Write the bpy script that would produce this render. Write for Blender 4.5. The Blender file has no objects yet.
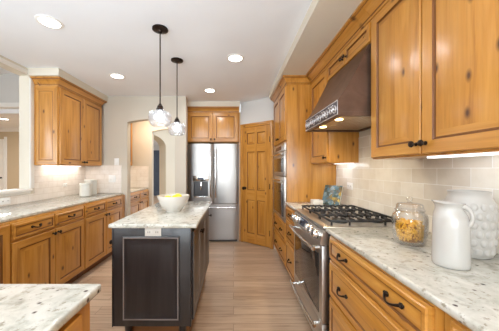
import bpy, bmesh, math, random
from math import pi, sin, cos, radians
from mathutils import Vector, Matrix

C = bpy.context.scene.collection
SC = bpy.context.scene
RND = random.Random(7)

# ------------------------------------------------------------------ camera, world, exposure
EYE = 1.31
cam = bpy.data.cameras.new('camera')
cam.sensor_fit = 'HORIZONTAL'
cam.sensor_width = 36.0
cam.lens = 36.0 * 236.0 / 499.0
cam.shift_x = 16.0 / 499.0
cam.shift_y = 3.5 / 499.0
cam.clip_start = 0.02
camo = bpy.data.objects.new('camera', cam)
C.objects.link(camo)
camo.location = (0, 0, EYE)
camo.rotation_euler = (radians(90), 0, 0)
SC.camera = camo
SC.view_settings.view_transform = 'Standard'
SC.view_settings.look = 'None'
SC.view_settings.gamma = 1.0
SC.view_settings.use_curve_mapping = False
SC.view_settings.exposure = 0.17
SC.cycles.use_denoising = True
SC.cycles.max_bounces = 10
SC.cycles.diffuse_bounces = 5
SC.cycles.glossy_bounces = 5
SC.cycles.transmission_bounces = 10
SC.cycles.transparent_max_bounces = 10
SC.cycles.caustics_reflective = False
SC.cycles.caustics_refractive = False
SC.cycles.sample_clamp_indirect = 6.0

W = bpy.data.worlds.new('world')
SC.world = W
W.use_nodes = True
W.node_tree.nodes['Background'].inputs[0].default_value = (0.80, 0.90, 1.0, 1)
W.node_tree.nodes['Background'].inputs[1].default_value = 2.5


def area(name, loc, rot, sx, sy, power, col=(1, 1, 1), shape='RECTANGLE', spread=180):
    l = bpy.data.lights.new(name, 'AREA')
    l.shape = shape
    l.size = sx
    if shape == 'RECTANGLE':
        l.size_y = sy
    l.energy = power
    l.color = col
    l.spread = radians(spread)
    o = bpy.data.objects.new(name, l)
    C.objects.link(o)
    o.location = loc
    o.rotation_euler = rot
    return o


WARM = (1.0, 0.98, 0.96)
COOL = (0.84, 0.93, 1.0)
P_WIN = 36.0
P_UP = 104.0
P_CAN = 4.3
# daylight through the two windows behind the camera (just outside the panes) and the dining side
for wx in (-1.88, -1.22, -0.08, 0.58):
    area('window_daylight', (wx, -3.85, 1.65), (radians(125), 0, 0), 0.46, 1.7, P_WIN, COOL)
# added cool fill light, unseen behind the camera, to brighten the ceiling
area('ceiling_fill', (-1.2, -1.5, 0.7), (radians(160), 0, 0), 1.2, 1.2, P_UP, (0.74, 0.87, 1.0), 'DISK', 120)
area('dining_daylight', (-6.0, -3.7, 1.6), (radians(90), 0, 0), 2.6, 1.8, 150, COOL)
# downlights
CANS = [(-1.50, 1.927), (-1.50, 3.045), (0.02, 2.551), (-0.36, 3.60), (-1.50, 0.3), (0.05, 0.9), (-0.7, -1.2), (-1.9, -2.0), (0.3, -2.4)]
for (x, y) in CANS:
    area('downlight_lamp', (x, y, 2.497), (0, 0, 0), 0.14, 0.14, P_CAN, WARM, 'DISK', 165)
area('hall_fill', (-3.2, 8.2, 2.49), (0, 0, 0), 0.5, 0.5, 42, WARM)  # added fill light so the hall is not dark, no fixture
area('hall_fill', (-1.45, 5.35, 2.49), (0, 0, 0), 0.2, 0.2, 3.5, WARM)  # second added fill, just beyond the nook opening
area('nook_lamp', (-1.6, 4.5, 2.49), (0, 0, 0), 0.2, 0.2, 15, (1, .86, .68), 'DISK')
area('dining_lamp', (-6.2, 6.3, 2.70), (0, 0, 0), 0.4, 0.4, 70, (1, .97, .92))

# ------------------------------------------------------------------ materials


def new_mat(name):
    m = bpy.data.materials.new(name)
    m.use_nodes = True
    nt = m.node_tree
    b = nt.nodes['Principled BSDF']
    return m, nt, b


def s2l(c):
    return tuple(((v / 255.0) / 12.92 if v / 255.0 <= 0.04045 else ((v / 255.0 + 0.055) / 1.055) ** 2.4) for v in c)


def plain(name, rgb, rough=0.5, metal=0.0, emit=None, es=0.0, coat=0.0, spec=None):
    m, nt, b = new_mat(name)
    b.inputs['Base Color'].default_value = (*s2l(rgb), 1)
    b.inputs['Roughness'].default_value = rough
    b.inputs['Metallic'].default_value = metal
    if coat:
        b.inputs['Coat Weight'].default_value = coat
        b.inputs['Coat Roughness'].default_value = 0.15
    if spec is not None:
        b.inputs['Specular IOR Level'].default_value = spec
    if emit:
        b.inputs['Emission Color'].default_value = (*emit, 1)
        b.inputs['Emission Strength'].default_value = es
    return m


def N(nt, typ, **kw):
    n = nt.nodes.new(typ)
    for k, v in kw.items():
        setattr(n, k, v)
    return n


def coords(nt, scale, rand=True, gen='Object', rot=(0, 0, 0)):
    tc = N(nt, 'ShaderNodeTexCoord')
    mp = N(nt, 'ShaderNodeMapping')
    mp.inputs['Scale'].default_value = scale
    mp.inputs['Rotation'].default_value = rot
    if rand:
        oi = N(nt, 'ShaderNodeObjectInfo')
        mu = N(nt, 'ShaderNodeVectorMath', operation='SCALE')
        cx = N(nt, 'ShaderNodeCombineXYZ')
        for i in range(3):
            nt.links.new(oi.outputs['Random'], cx.inputs[i])
        nt.links.new(cx.outputs[0], mu.inputs[0])
        mu.inputs['Scale'].default_value = 17.0
        ad = N(nt, 'ShaderNodeVectorMath', operation='ADD')
        nt.links.new(tc.outputs[gen], ad.inputs[0])
        nt.links.new(mu.outputs[0], ad.inputs[1])
        nt.links.new(ad.outputs[0], mp.inputs['Vector'])
    else:
        nt.links.new(tc.outputs[gen], mp.inputs['Vector'])
    return mp.outputs['Vector']


def ramp(nt, src, stops):
    r = N(nt, 'ShaderNodeValToRGB')
    el = r.color_ramp.elements
    while len(el) < len(stops):
        el.new(0.5)
    for e, (p, c) in zip(el, stops):
        e.position = p
        e.color = (*c, 1)
    nt.links.new(src, r.inputs['Fac'])
    return r.outputs['Color']


def mix(nt, fac, a, b, blend='MIX'):
    n = N(nt, 'ShaderNodeMix', data_type='RGBA', blend_type=blend)
    if isinstance(fac, float):
        n.inputs[0].default_value = fac
    else:
        nt.links.new(fac, n.inputs[0])
    for i, v in ((6, a), (7, b)):
        if isinstance(v, tuple):
            n.inputs[i].default_value = (*v, 1)
        else:
            nt.links.new(v, n.inputs[i])
    return n.outputs[2]


def noise(nt, vec, scale, detail=4, rough=0.55, dist=0.0):
    n = N(nt, 'ShaderNodeTexNoise')
    n.inputs['Scale'].default_value = scale
    n.inputs['Detail'].default_value = detail
    n.inputs['Roughness'].default_value = rough
    n.inputs['Distortion'].default_value = dist
    nt.links.new(vec, n.inputs['Vector'])
    return n.outputs['Fac']


def wood(name, axis, light, mid, dark, rough=0.30, knots=True):
    m, nt, b = new_mat(name)
    sc = [13.0, 13.0, 13.0]
    sc[axis] = 0.9
    v = coords(nt, sc)
    n1 = noise(nt, v, 1.6, 6, 0.6, 0.6)
    col = ramp(nt, n1, [(0.25, s2l(dark)), (0.48, s2l(mid)), (0.75, s2l(light))])
    sc2 = [60.0, 60.0, 60.0]
    sc2[axis] = 2.0
    n2 = noise(nt, coords(nt, sc2), 1.5, 3)
    fine = ramp(nt, n2, [(0.3, (0.80, 0.78, 0.74)), (0.6, (1.0, 1.0, 1.0))])
    col = mix(nt, 0.45, col, fine, 'MULTIPLY')
    if knots:
        # knots live in a flattened space so that they show as spots on fronts and sides alike
        base = coords(nt, (1, 1, 1))
        vo = N(nt, 'ShaderNodeTexVoronoi', feature='F1', voronoi_dimensions='2D')
        vo.inputs['Scale'].default_value = 1.0
        cb = N(nt, 'ShaderNodeCombineXYZ')
        for i, w in enumerate(((7.0, 7.3, 0.0), (0.0, 0.0, 3.4)) if axis == 2 else ((3.4, 0.0, 0.0), (0.0, 7.3, 7.0))):
            dt = N(nt, 'ShaderNodeVectorMath', operation='DOT_PRODUCT')
            dt.inputs[1].default_value = w
            nt.links.new(base, dt.inputs[0])
            nt.links.new(dt.outputs['Value'], cb.inputs[i])
        nt.links.new(cb.outputs[0], vo.inputs['Vector'])
        sepc = N(nt, 'ShaderNodeSeparateColor')
        nt.links.new(vo.outputs['Color'], sepc.inputs[0])
        gate = N(nt, 'ShaderNodeMath', operation='GREATER_THAN')
        gate.inputs[1].default_value = 0.66
        nt.links.new(sepc.outputs[0], gate.inputs[0])
        kn = ramp(nt, vo.outputs['Distance'], [(0.025, (0.95, 0.95, 0.95)), (0.055, (0.6, 0.6, 0.6)), (0.11, (0, 0, 0))])
        f = N(nt, 'ShaderNodeMath', operation='MULTIPLY')
        nt.links.new(gate.outputs[0], f.inputs[0])
        nt.links.new(kn, f.inputs[1])
        col = mix(nt, f.outputs[0], col, s2l((74, 38, 16)))
    nt.links.new(col, b.inputs['Base Color'])
    b.inputs['Roughness'].default_value = rough
    b.inputs['Coat Weight'].default_value = 0.3
    b.inputs['Coat Roughness'].default_value = 0.2
    bp = N(nt, 'ShaderNodeBump')
    bp.inputs['Strength'].default_value = 0.04
    nt.links.new(n2, bp.inputs['Height'])
    nt.links.new(bp.outputs[0], b.inputs['Normal'])
    return m


PINE = ((206, 151, 77), (191, 131, 53), (153, 98, 35))
M = {}
M['pv'] = wood('pine_vertical', 2, *PINE)
M['ph'] = wood('pine_horizontal', 0, *PINE)
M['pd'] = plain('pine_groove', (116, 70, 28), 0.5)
M['blackv'] = wood('black_stained_wood', 2, (46, 42, 42), (35, 32, 33), (26, 24, 25), 0.38, False)
M['paleedge'] = plain('pale_edge', (124, 116, 112), 0.4)  # paler grey on the island's moulding and door edges
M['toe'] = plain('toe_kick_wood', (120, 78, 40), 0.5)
M['bronze'] = plain('dark_bronze', (52, 42, 36), 0.38, 0.85)
M['iron'] = plain('black_cast_iron', (38, 37, 37), 0.5)
M['black'] = plain('black_plastic', (26, 26, 28), 0.4)
M['chrome'] = plain('polished_steel', (215, 214, 212), 0.16, 1.0)
M['white'] = plain('white_trim_paint', (236, 234, 229), 0.45)
M['plate'] = plain('white_plate_plastic', (240, 239, 236), 0.35)
M['almond'] = plain('pale_plate_plastic', (214, 208, 198), 0.35)
M['slot'] = plain('outlet_slot', (120, 112, 104), 0.5)
M['ceramic'] = plain('white_glazed_ceramic', (216, 211, 203), 0.22, coat=0.4)
M['jug'] = plain('white_jug_glaze', (190, 186, 180), 0.22, coat=0.4)
M['stone'] = plain('matte_white_ceramic', (180, 175, 168), 0.42)
M['canister'] = plain('white_canister_glaze', (212, 211, 203), 0.35)
M['lemon'] = plain('lemon_peel', (246, 218, 40), 0.4)
M['pasta'] = plain('dry_pasta', (240, 184, 62), 0.45)
M['pastagap'] = plain('pasta_gap_shade', (176, 116, 36), 0.6)  # darker colour standing in for shade between the pasta pieces
M['slate'] = plain('slate_blue_door_paint', (66, 78, 96), 0.5)
M['lens'] = plain('lamp_lens', (255, 255, 255), 0.4, emit=(1, 0.97, 0.92), es=7.0)
M['bulb'] = plain('frosted_bulb', (255, 255, 255), 0.4, emit=(0.93, 0.96, 1.0), es=5.0)
M['led'] = plain('led_strip', (255, 255, 255), 0.4, emit=(0.95, 0.97, 1.0), es=1.6)
M['hoodlamp'] = plain('warm_halogen_lens', (255, 240, 200), 0.4, emit=(1.0, 0.78, 0.36), es=7.0)
M['darkglass'] = plain('dark_oven_glass', (52, 46, 42), 0.06, spec=0.9)
M['display'] = plain('range_display', (30, 36, 58), 0.12)
M['paper'] = plain('book_paper', (240, 235, 222), 0.7)
M['doorwhite'] = plain('white_door_paint', (232, 228, 220), 0.45)


def paint(name, rgb, rough=0.85, bump=0.02):
    m, nt, b = new_mat(name)
    v = coords(nt, (1, 1, 1), False)
    n1 = noise(nt, v, 1.3, 2)
    c = s2l(rgb)
    col = ramp(nt, n1, [(0.3, tuple(x * 0.97 for x in c)), (0.7, tuple(min(1, x * 1.02) for x in c))])
    nt.links.new(col, b.inputs['Base Color'])
    b.inputs['Roughness'].default_value = rough
    n2 = noise(nt, v, 60, 3)
    bp = N(nt, 'ShaderNodeBump')
    bp.inputs['Strength'].default_value = bump
    nt.links.new(n2, bp.inputs['Height'])
    nt.links.new(bp.outputs[0], b.inputs['Normal'])
    return m


M['wall'] = paint('beige_wall_paint', (202, 194, 180))
M['wallgrey'] = paint('pale_grey_wall_paint', (212, 211, 208))
M['walltan'] = paint('tan_wall_paint', (196, 176, 146))
M['cream'] = paint('cream_wall_paint', (220, 212, 196))
M['ceil'] = paint('ceiling_paint', (241, 244, 248))


def granite():
    m, nt, b = new_mat('pale_granite')
    v = coords(nt, (1, 1, 1), False)
    n1 = noise(nt, v, 13.0, 7, 0.68, 0.6)
    col = ramp(nt, n1, [(0.30, s2l((158, 156, 144))), (0.48, s2l((195, 193, 182))), (0.70, s2l((214, 211, 202)))])
    n2 = noise(nt, v, 34.0, 5, 0.7)
    sp = ramp(nt, n2, [(0.56, (0, 0, 0)), (0.66, (1, 1, 1))])
    col = mix(nt, sp, col, s2l((150, 142, 126)))
    vo = N(nt, 'ShaderNodeTexVoronoi')
    vo.inputs['Scale'].default_value = 42
    nt.links.new(v, vo.inputs['Vector'])
    sepc = N(nt, 'ShaderNodeSeparateColor')
    nt.links.new(vo.outputs['Color'], sepc.inputs[0])
    g = N(nt, 'ShaderNodeMath', operation='GREATER_THAN')
    g.inputs[1].default_value = 0.90
    nt.links.new(sepc.outputs[0], g.inputs[0])
    d = ramp(nt, vo.outputs['Distance'], [(0.18, (1, 1, 1)), (0.36, (0, 0, 0))])
    f = N(nt, 'ShaderNodeMath', operation='MULTIPLY')
    nt.links.new(g.outputs[0], f.inputs[0])
    nt.links.new(d, f.inputs[1])
    col = mix(nt, f.outputs[0], col, s2l((84, 72, 70)))
    nt.links.new(col, b.inputs['Base Color'])
    b.inputs['Roughness'].default_value = 0.10
    return m


M['granite'] = granite()


def tile(name, ax, c1, c2, grout, bw, rh, rough=0.25, zoff=0.915):
    """running-bond tile on a wall; ax = the horizontal object axis"""
    m, nt, b = new_mat(name)
    tc = N(nt, 'ShaderNodeTexCoord')
    sp = N(nt, 'ShaderNodeSeparateXYZ')
    nt.links.new(tc.outputs['Object'], sp.inputs[0])
    cb = N(nt, 'ShaderNodeCombineXYZ')
    nt.links.new(sp.outputs[ax], cb.inputs[0])
    sub = N(nt, 'ShaderNodeMath', operation='SUBTRACT')
    sub.inputs[1].default_value = zoff
    nt.links.new(sp.outputs[2], sub.inputs[0])
    nt.links.new(sub.outputs[0], cb.inputs[1])
    br = N(nt, 'ShaderNodeTexBrick')
    br.offset = 0.5
    br.inputs['Scale'].default_value = 1.0
    br.inputs['Mortar Size'].default_value = 0.0022
    br.inputs['Mortar Smooth'].default_value = 0.3
    br.inputs['Bias'].default_value = 0.0
    br.inputs['Brick Width'].default_value = bw
    br.inputs['Row Height'].default_value = rh
    br.inputs['Color1'].default_value = (*s2l(c1), 1)
    br.inputs['Color2'].default_value = (*s2l(c2), 1)
    br.inputs['Mortar'].default_value = (*s2l(grout), 1)
    nt.links.new(cb.outputs[0], br.inputs['Vector'])
    n1 = noise(nt, tc.outputs['Object'], 14, 4)
    cl = ramp(nt, n1, [(0.3, (0.93, 0.92, 0.90)), (0.65, (1, 1, 1))])
    col = mix(nt, 1.0, br.outputs['Color'], cl, 'MULTIPLY')
    nt.links.new(col, b.inputs['Base Color'])
    b.inputs['Roughness'].default_value = rough
    bp = N(nt, 'ShaderNodeBump')
    bp.invert = True
    bp.inputs['Strength'].default_value = 0.35
    bp.inputs['Distance'].default_value = 0.004
    nt.links.new(br.outputs['Fac'], bp.inputs['Height'])
    bp2 = N(nt, 'ShaderNodeBump')
    bp2.inputs['Strength'].default_value = 0.06
    nt.links.new(n1, bp2.inputs['Height'])
    nt.links.new(bp.outputs[0], bp2.inputs['Normal'])
    nt.links.new(bp2.outputs[0], b.inputs['Normal'])
    return m


M['tile_r'] = tile('cream_wall_tile', 1, (238, 232, 221), (222, 213, 199), (246, 244, 240), 0.205, 0.1)
M['tile_l'] = tile('pale_wall_tile', 1, (238, 230, 222), (230, 220, 210), (220, 208, 196), 0.152, 0.076)
M['tile_b'] = tile('pale_end_tile', 0, (238, 230, 222), (230, 220, 210), (220, 208, 196), 0.152, 0.076)


def floor_mat():
    m, nt, b = new_mat('oak_plank_floor')
    v = coords(nt, (1, 1, 1), False)
    br = N(nt, 'ShaderNodeTexBrick')
    br.offset = 0.37
    br.inputs['Scale'].default_value = 1.0
    br.inputs['Mortar Size'].default_value = 0.0016
    br.inputs['Brick Width'].default_value = 1.25
    br.inputs['Row Height'].default_value = 0.125
    br.inputs['Color1'].default_value = (0, 0, 0, 1)
    br.inputs['Color2'].default_value = (1, 1, 1, 1)
    br.inputs['Mortar'].default_value = (0.5, 0.5, 0.5, 1)
    nt.links.new(v, br.inputs['Vector'])
    base = ramp(nt, br.outputs['Color'], [(0.0, s2l((184, 156, 130))), (0.5, s2l((194, 167, 141))), (1.0, s2l((204, 179, 153)))])
    # grain running with the boards, shifted for each board
    sh = N(nt, 'ShaderNodeVectorMath', operation='MULTIPLY_ADD')
    nt.links.new(br.outputs['Color'], sh.inputs[0])
    sh.inputs[1].default_value = (7, 7, 7)
    nt.links.new(v, sh.inputs[2])
    mp = N(nt, 'ShaderNodeMapping')
    mp.inputs['Scale'].default_value = (1.6, 30, 1)
    nt.links.new(sh.outputs[0], mp.inputs['Vector'])
    n1 = noise(nt, mp.outputs[0], 1.4, 6, 0.65, 0.4)
    gr = ramp(nt, n1, [(0.32, (0.60, 0.56, 0.52)), (0.47, (0.93, 0.92, 0.91)), (0.66, (1.08, 1.08, 1.08))])
    col = mix(nt, 0.9, base, gr, 'MULTIPLY')
    col = mix(nt, br.outputs['Fac'], col, s2l((120, 96, 76)))
    nt.links.new(col, b.inputs['Base Color'])
    b.inputs['Roughness'].default_value = 0.33
    bp = N(nt, 'ShaderNodeBump')
    bp.inputs['Strength'].default_value = 0.05
    nt.links.new(n1, bp.inputs['Height'])
    nt.links.new(bp.outputs[0], b.inputs['Normal'])
    return m


M['floor'] = floor_mat()


def steel(name, axis, rgb=(196, 194, 192), rough=0.27):
    m, nt, b = new_mat(name)
    sc = [140.0, 140.0, 140.0]
    sc[axis] = 0.6
    n1 = noise(nt, coords(nt, sc, False), 1.0, 3)
    r = N(nt, 'ShaderNodeMapRange')
    r.inputs['To Min'].default_value = rough - 0.05
    r.inputs['To Max'].default_value = rough + 0.06
    nt.links.new(n1, r.inputs['Value'])
    nt.links.new(r.outputs[0], b.inputs['Roughness'])
    b.inputs['Base Color'].default_value = (*s2l(rgb), 1)
    b.inputs['Metallic'].default_value = 1.0
    bp = N(nt, 'ShaderNodeBump')
    bp.inputs['Strength'].default_value = 0.02
    nt.links.new(n1, bp.inputs['Height'])
    nt.links.new(bp.outputs[0], b.inputs['Normal'])
    return m


M['steelv'] = steel('brushed_steel_door', 2, (170, 167, 164), 0.34)
M['steelh'] = steel('brushed_steel', 1, (205, 202, 198), 0.34)
M['steeldark'] = plain('dark_grey_steel', (78, 76, 76), 0.4, 0.7)


def hood_mat():
    m, nt, b = new_mat('bronze_hood_metal')
    v = coords(nt, (1, 1, 1), False)
    n1 = noise(nt, v, 7, 5, 0.6, 0.5)
    col = ramp(nt, n1, [(0.3, s2l((96, 76, 64))), (0.7, s2l((126, 102, 88)))])
    nt.links.new(col, b.inputs['Base Color'])
    b.inputs['Metallic'].default_value = 0.75
    b.inputs['Roughness'].default_value = 0.42
    return m


M['hood'] = hood_mat()
M['pewter'] = plain('pewter_scrollwork', (206, 203, 205), 0.38, 0.7)
M['pewterdark'] = plain('pewter_ground', (84, 76, 78), 0.5, 0.6)
M['filter'] = plain('hood_underside', (206, 190, 168), 0.35, 0.6)


def cover_mat():
    m, nt, b = new_mat('printed_book_cover')
    v = coords(nt, (1, 1, 1), False)
    vo = N(nt, 'ShaderNodeTexVoronoi')
    vo.inputs['Scale'].default_value = 34
    nt.links.new(v, vo.inputs['Vector'])
    sepc = N(nt, 'ShaderNodeSeparateColor')
    nt.links.new(vo.outputs['Color'], sepc.inputs[0])
    n1 = noise(nt, v, 14, 2)
    a = ramp(nt, sepc.outputs[0], [(0.0, s2l((52, 72, 50))), (0.25, s2l((84, 128, 150))), (0.42, s2l((40, 52, 40))), (0.62, s2l((150, 172, 180))), (0.75, s2l((96, 70, 46))), (0.95, s2l((216, 178, 66)))])
    c = mix(nt, n1, a, s2l((54, 60, 46)))
    nt.links.new(c, b.inputs['Base Color'])
    b.inputs['Roughness'].default_value = 0.3
    return m


M['cover'] = cover_mat()


def thin_glass(name, edge, tint=(1, 1, 1), bump=0.0, scale=40, frost=0.0):
    """thin-walled glass: clear face on, mirror-like at grazing angles"""
    m = bpy.data.materials.new(name)
    m.use_nodes = True
    nt = m.node_tree
    nt.nodes.remove(nt.nodes['Principled BSDF'])
    tr = N(nt, 'ShaderNodeBsdfTransparent')
    tr.inputs['Color'].default_value = (*tint, 1)
    gl = N(nt, 'ShaderNodeBsdfGlossy')
    gl.inputs['Roughness'].default_value = 0.04
    lw = N(nt, 'ShaderNodeLayerWeight')
    lw.inputs['Blend'].default_value = edge
    mr = N(nt, 'ShaderNodeMapRange')
    mr.inputs['To Min'].default_value = 0.03
    mr.inputs['To Max'].default_value = 0.85
    nt.links.new(lw.outputs['Facing'], mr.inputs['Value'])
    mx = N(nt, 'ShaderNodeMixShader')
    nt.links.new(mr.outputs[0], mx.inputs[0])
    nt.links.new(tr.outputs[0], mx.inputs[1])
    nt.links.new(gl.outputs[0], mx.inputs[2])
    last = mx
    v = coords(nt, (1, 1, 1), False)
    if bump:
        n1 = noise(nt, v, scale, 3)
        bp = N(nt, 'ShaderNodeBump')
        bp.inputs['Strength'].default_value = bump
        bp.inputs['Distance'].default_value = 0.01
        nt.links.new(n1, bp.inputs['Height'])
        nt.links.new(bp.outputs[0], gl.inputs['Normal'])
        nt.links.new(bp.outputs[0], lw.inputs['Normal'])
    if frost:
        df = N(nt, 'ShaderNodeBsdfTranslucent')
        df.inputs['Color'].default_value = (0.92, 0.95, 1, 1)
        vo = N(nt, 'ShaderNodeTexVoronoi')
        vo.inputs['Scale'].default_value = 110
        nt.links.new(v, vo.inputs['Vector'])
        rr = N(nt, 'ShaderNodeMapRange')
        rr.inputs['From Min'].default_value = 0.15
        rr.inputs['From Max'].default_value = 0.45
        rr.inputs['To Min'].default_value = frost
        rr.inputs['To Max'].default_value = 0.06
        nt.links.new(vo.outputs['Distance'], rr.inputs['Value'])
        m2 = N(nt, 'ShaderNodeMixShader')
        nt.links.new(rr.outputs[0], m2.inputs[0])
        nt.links.new(mx.outputs[0], m2.inputs[1])
        nt.links.new(df.outputs[0], m2.inputs[2])
        last = m2
    nt.links.new(last.outputs[0], nt.nodes['Material Output'].inputs['Surface'])
    return m


M['glass'] = thin_glass('clear_glass', 0.35)
M['seeded'] = thin_glass('seeded_glass', 0.45, (0.96, 0.98, 1.0), 0.6, 55, 0.22)

# ------------------------------------------------------------------ mesh helpers


class MB:
    def __init__(self):
        self.bm = bmesh.new()
        self.mi = 0

    def face(self, vs, mi=None):
        try:
            f = self.bm.faces.new(vs)
        except ValueError:
            return None
        f.material_index = self.mi if mi is None else mi
        return f

    def box(self, x0, x1, y0, y1, z0, z1, bevel=0.0, mi=None, segs=2):
        if x0 > x1: x0, x1 = x1, x0
        if y0 > y1: y0, y1 = y1, y0
        if z0 > z1: z0, z1 = z1, z0
        v = [self.bm.verts.new((x, y, z)) for z in (z0, z1) for y in (y0, y1) for x in (x0, x1)]
        fs = []
        for idx in ((0, 2, 3, 1), (4, 5, 7, 6), (0, 1, 5, 4), (2, 6, 7, 3), (0, 4, 6, 2), (1, 3, 7, 5)):
            fs.append(self.face([v[i] for i in idx], mi))
        if bevel > 0:
            es = list({e for f in fs for e in f.edges})
            bmesh.ops.bevel(self.bm, geom=es, offset=bevel, segments=segs, affect='EDGES', profile=0.5)
        return self

    def prism(self, poly, axis, a, b, mi=None):
        """extrude a 2D polygon along axis; poly gives the two other coordinates in order"""
        def mk(p, t):
            if axis == 0: return (t, p[0], p[1])
            if axis == 1: return (p[0], t, p[1])
            return (p[0], p[1], t)
        A = [self.bm.verts.new(mk(p, a)) for p in poly]
        B = [self.bm.verts.new(mk(p, b)) for p in poly]
        n = len(poly)
        self.face(A, mi)
        self.face(B[::-1], mi)
        for i in range(n):
            self.face([A[i], B[i], B[(i + 1) % n], A[(i + 1) % n]], mi)
        return self

    def lathe(self, prof, c=(0, 0, 0), segs=32, mi=None, axis=None, fn=None, sx=1.0, sy=1.0):
        """profile of (r, z); axis = direction vector of local z"""
        R = Matrix.Identity(3)
        if axis is not None:
            R = Vector((0, 0, 1)).rotation_difference(Vector(axis)).to_matrix()
        rings = []
        c = Vector(c)
        for (r, z) in prof:
            if r < 1e-6:
                rings.append([self.bm.verts.new(c + R @ Vector((0, 0, z)))])
            else:
                ring = []
                for k in range(segs):
                    a = 2 * pi * k / segs
                    p = Vector((r * cos(a) * sx, r * sin(a) * sy, z))
                    if fn: p = fn(p, a)
                    ring.append(self.bm.verts.new(c + R @ p))
                rings.append(ring)
        for r0, r1 in zip(rings, rings[1:]):
            for k in range(segs):
                k2 = (k + 1) % segs
                if len(r0) == 1 and len(r1) == 1: continue
                if len(r0) == 1: self.face([r0[0], r1[k], r1[k2]], mi)
                elif len(r1) == 1: self.face([r0[k], r1[0], r0[k2]], mi)
                else: self.face([r0[k], r1[k], r1[k2], r0[k2]], mi)
        return self

    def tube(self, pts, r, segs=10, mi=None, cap=True):
        pts = [Vector(p) for p in pts]
        rs = r if isinstance(r, (list, tuple)) else [r] * len(pts)
        rings = []
        up = None
        for i, p in enumerate(pts):
            d = (pts[min(i + 1, len(pts) - 1)] - pts[max(i - 1, 0)]).normalized()
            if up is None:
                up = Vector((0, 0, 1)) if abs(d.z) < 0.9 else Vector((1, 0, 0))
            s = d.cross(up)
            if s.length < 1e-5: s = d.cross(Vector((0, 1, 0)))
            s.normalize()
            up = s.cross(d).normalized()
            rings.append([self.bm.verts.new(p + rs[i] * (cos(2 * pi * k / segs) * s + sin(2 * pi * k / segs) * up)) for k in range(segs)])
        for a, b in zip(rings, rings[1:]):
            for k in range(segs):
                self.face([a[k], a[(k + 1) % segs], b[(k + 1) % segs], b[k]], mi)
        if cap:
            self.face(rings[0][::-1], mi)
            self.face(rings[-1], mi)
        return self

    def rings(self, x0, x1, z0, z1, steps, mv=0, mh=0, bead=None, close_back=True):
        """nested rectangles in the xz plane; steps = (inset, y); faces -y.  bead: {step index: material}"""
        loops = []
        for (ins, y) in steps:
            loops.append([self.bm.verts.new(p) for p in ((x0 + ins, y, z0 + ins), (x1 - ins, y, z0 + ins), (x1 - ins, y, z1 - ins), (x0 + ins, y, z1 - ins))])
        for s, (a, b) in enumerate(zip(loops, loops[1:])):
            for k in range(4):
                mi = mh if k in (0, 2) else mv
                if bead and s in bead: mi = bead[s]
                self.face([a[k], a[(k + 1) % 4], b[(k + 1) % 4], b[k]], mi)
        self.face(loops[-1], mv)
        if close_back:
            self.face(loops[0][::-1], mv)
        return self

    def transform(self, mtx):
        bmesh.ops.transform(self.bm, matrix=mtx, verts=self.bm.verts)
        return self

    def build(self, name, mats, parent=None, at=None, loc=None, smooth=35, recalc=True):
        bm = self.bm
        if at is not None:
            bmesh.ops.translate(bm, vec=-Vector(at), verts=bm.verts)
        if recalc:
            bmesh.ops.recalc_face_normals(bm, faces=bm.faces)
        me = bpy.data.meshes.new(name)
        bm.to_mesh(me)
        bm.free()
        for m in (mats if isinstance(mats, (list, tuple)) else [mats]):
            me.materials.append(M[m])
        if smooth:
            for p in me.polygons: p.use_smooth = True
            me.set_sharp_from_angle(angle=radians(smooth))
        o = bpy.data.objects.new(name, me)
        C.objects.link(o)
        if parent is not None: o.parent = parent
        if loc is not None: o.location = loc
        return o


def thing(name, label, cat, loc=(0, 0, 0), rz=0.0, group=None):
    o = bpy.data.objects.new(name, None)
    C.objects.link(o)
    o.empty_display_size = 0.1
    o.location = loc
    o.rotation_euler = (0, 0, rz)
    return tag(o, label, cat, group)


def tag(o, label, cat, group=None, kind=None):
    o['label'] = label
    o['category'] = cat
    if group: o['group'] = group
    if kind: o['kind'] = kind
    return o


def struct(o, label=None, cat=None):
    o['kind'] = 'structure'
    if label: o['label'] = label
    if cat: o['category'] = cat
    return o


def share(src, name, parent, loc):
    o = bpy.data.objects.new(name, src)
    C.objects.link(o)
    o.parent = parent
    o.location = loc
    return o


# ------------------------------------------------------------------ room shell
CEIL = 2.51
XR, XL = 1.245, -2.45
YB = 3.90
mb = MB()
mb.box(-9.2, 1.5, -3.9, 12.0, -0.06, 0.0)
struct(mb.build('floor', 'floor'), 'pale oak plank floor running across the kitchen', 'floor')
mb = MB()
mb.box(-2.57, 1.36, -3.9, 5.10, CEIL, CEIL + 0.1)
mb.box(-5.2, 1.36, 5.101, 12.0, CEIL, CEIL + 0.1)
mb.box(-9.2, -5.201, 5.0, 12.0, 2.75, 2.85)
mb.box(-9.2, -2.571, -3.9, 5.0, 3.3, 3.4)
struct(mb.build('ceiling', 'ceil'), 'flat pale ceiling with recessed lights', 'ceiling')

mb = MB()
mb.box(XR, XR + 0.115, -3.9, 3.83, 0, CEIL)
struct(mb.build('wall_right', 'wall'), 'beige wall behind the range and right cabinets', 'wall')

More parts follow.
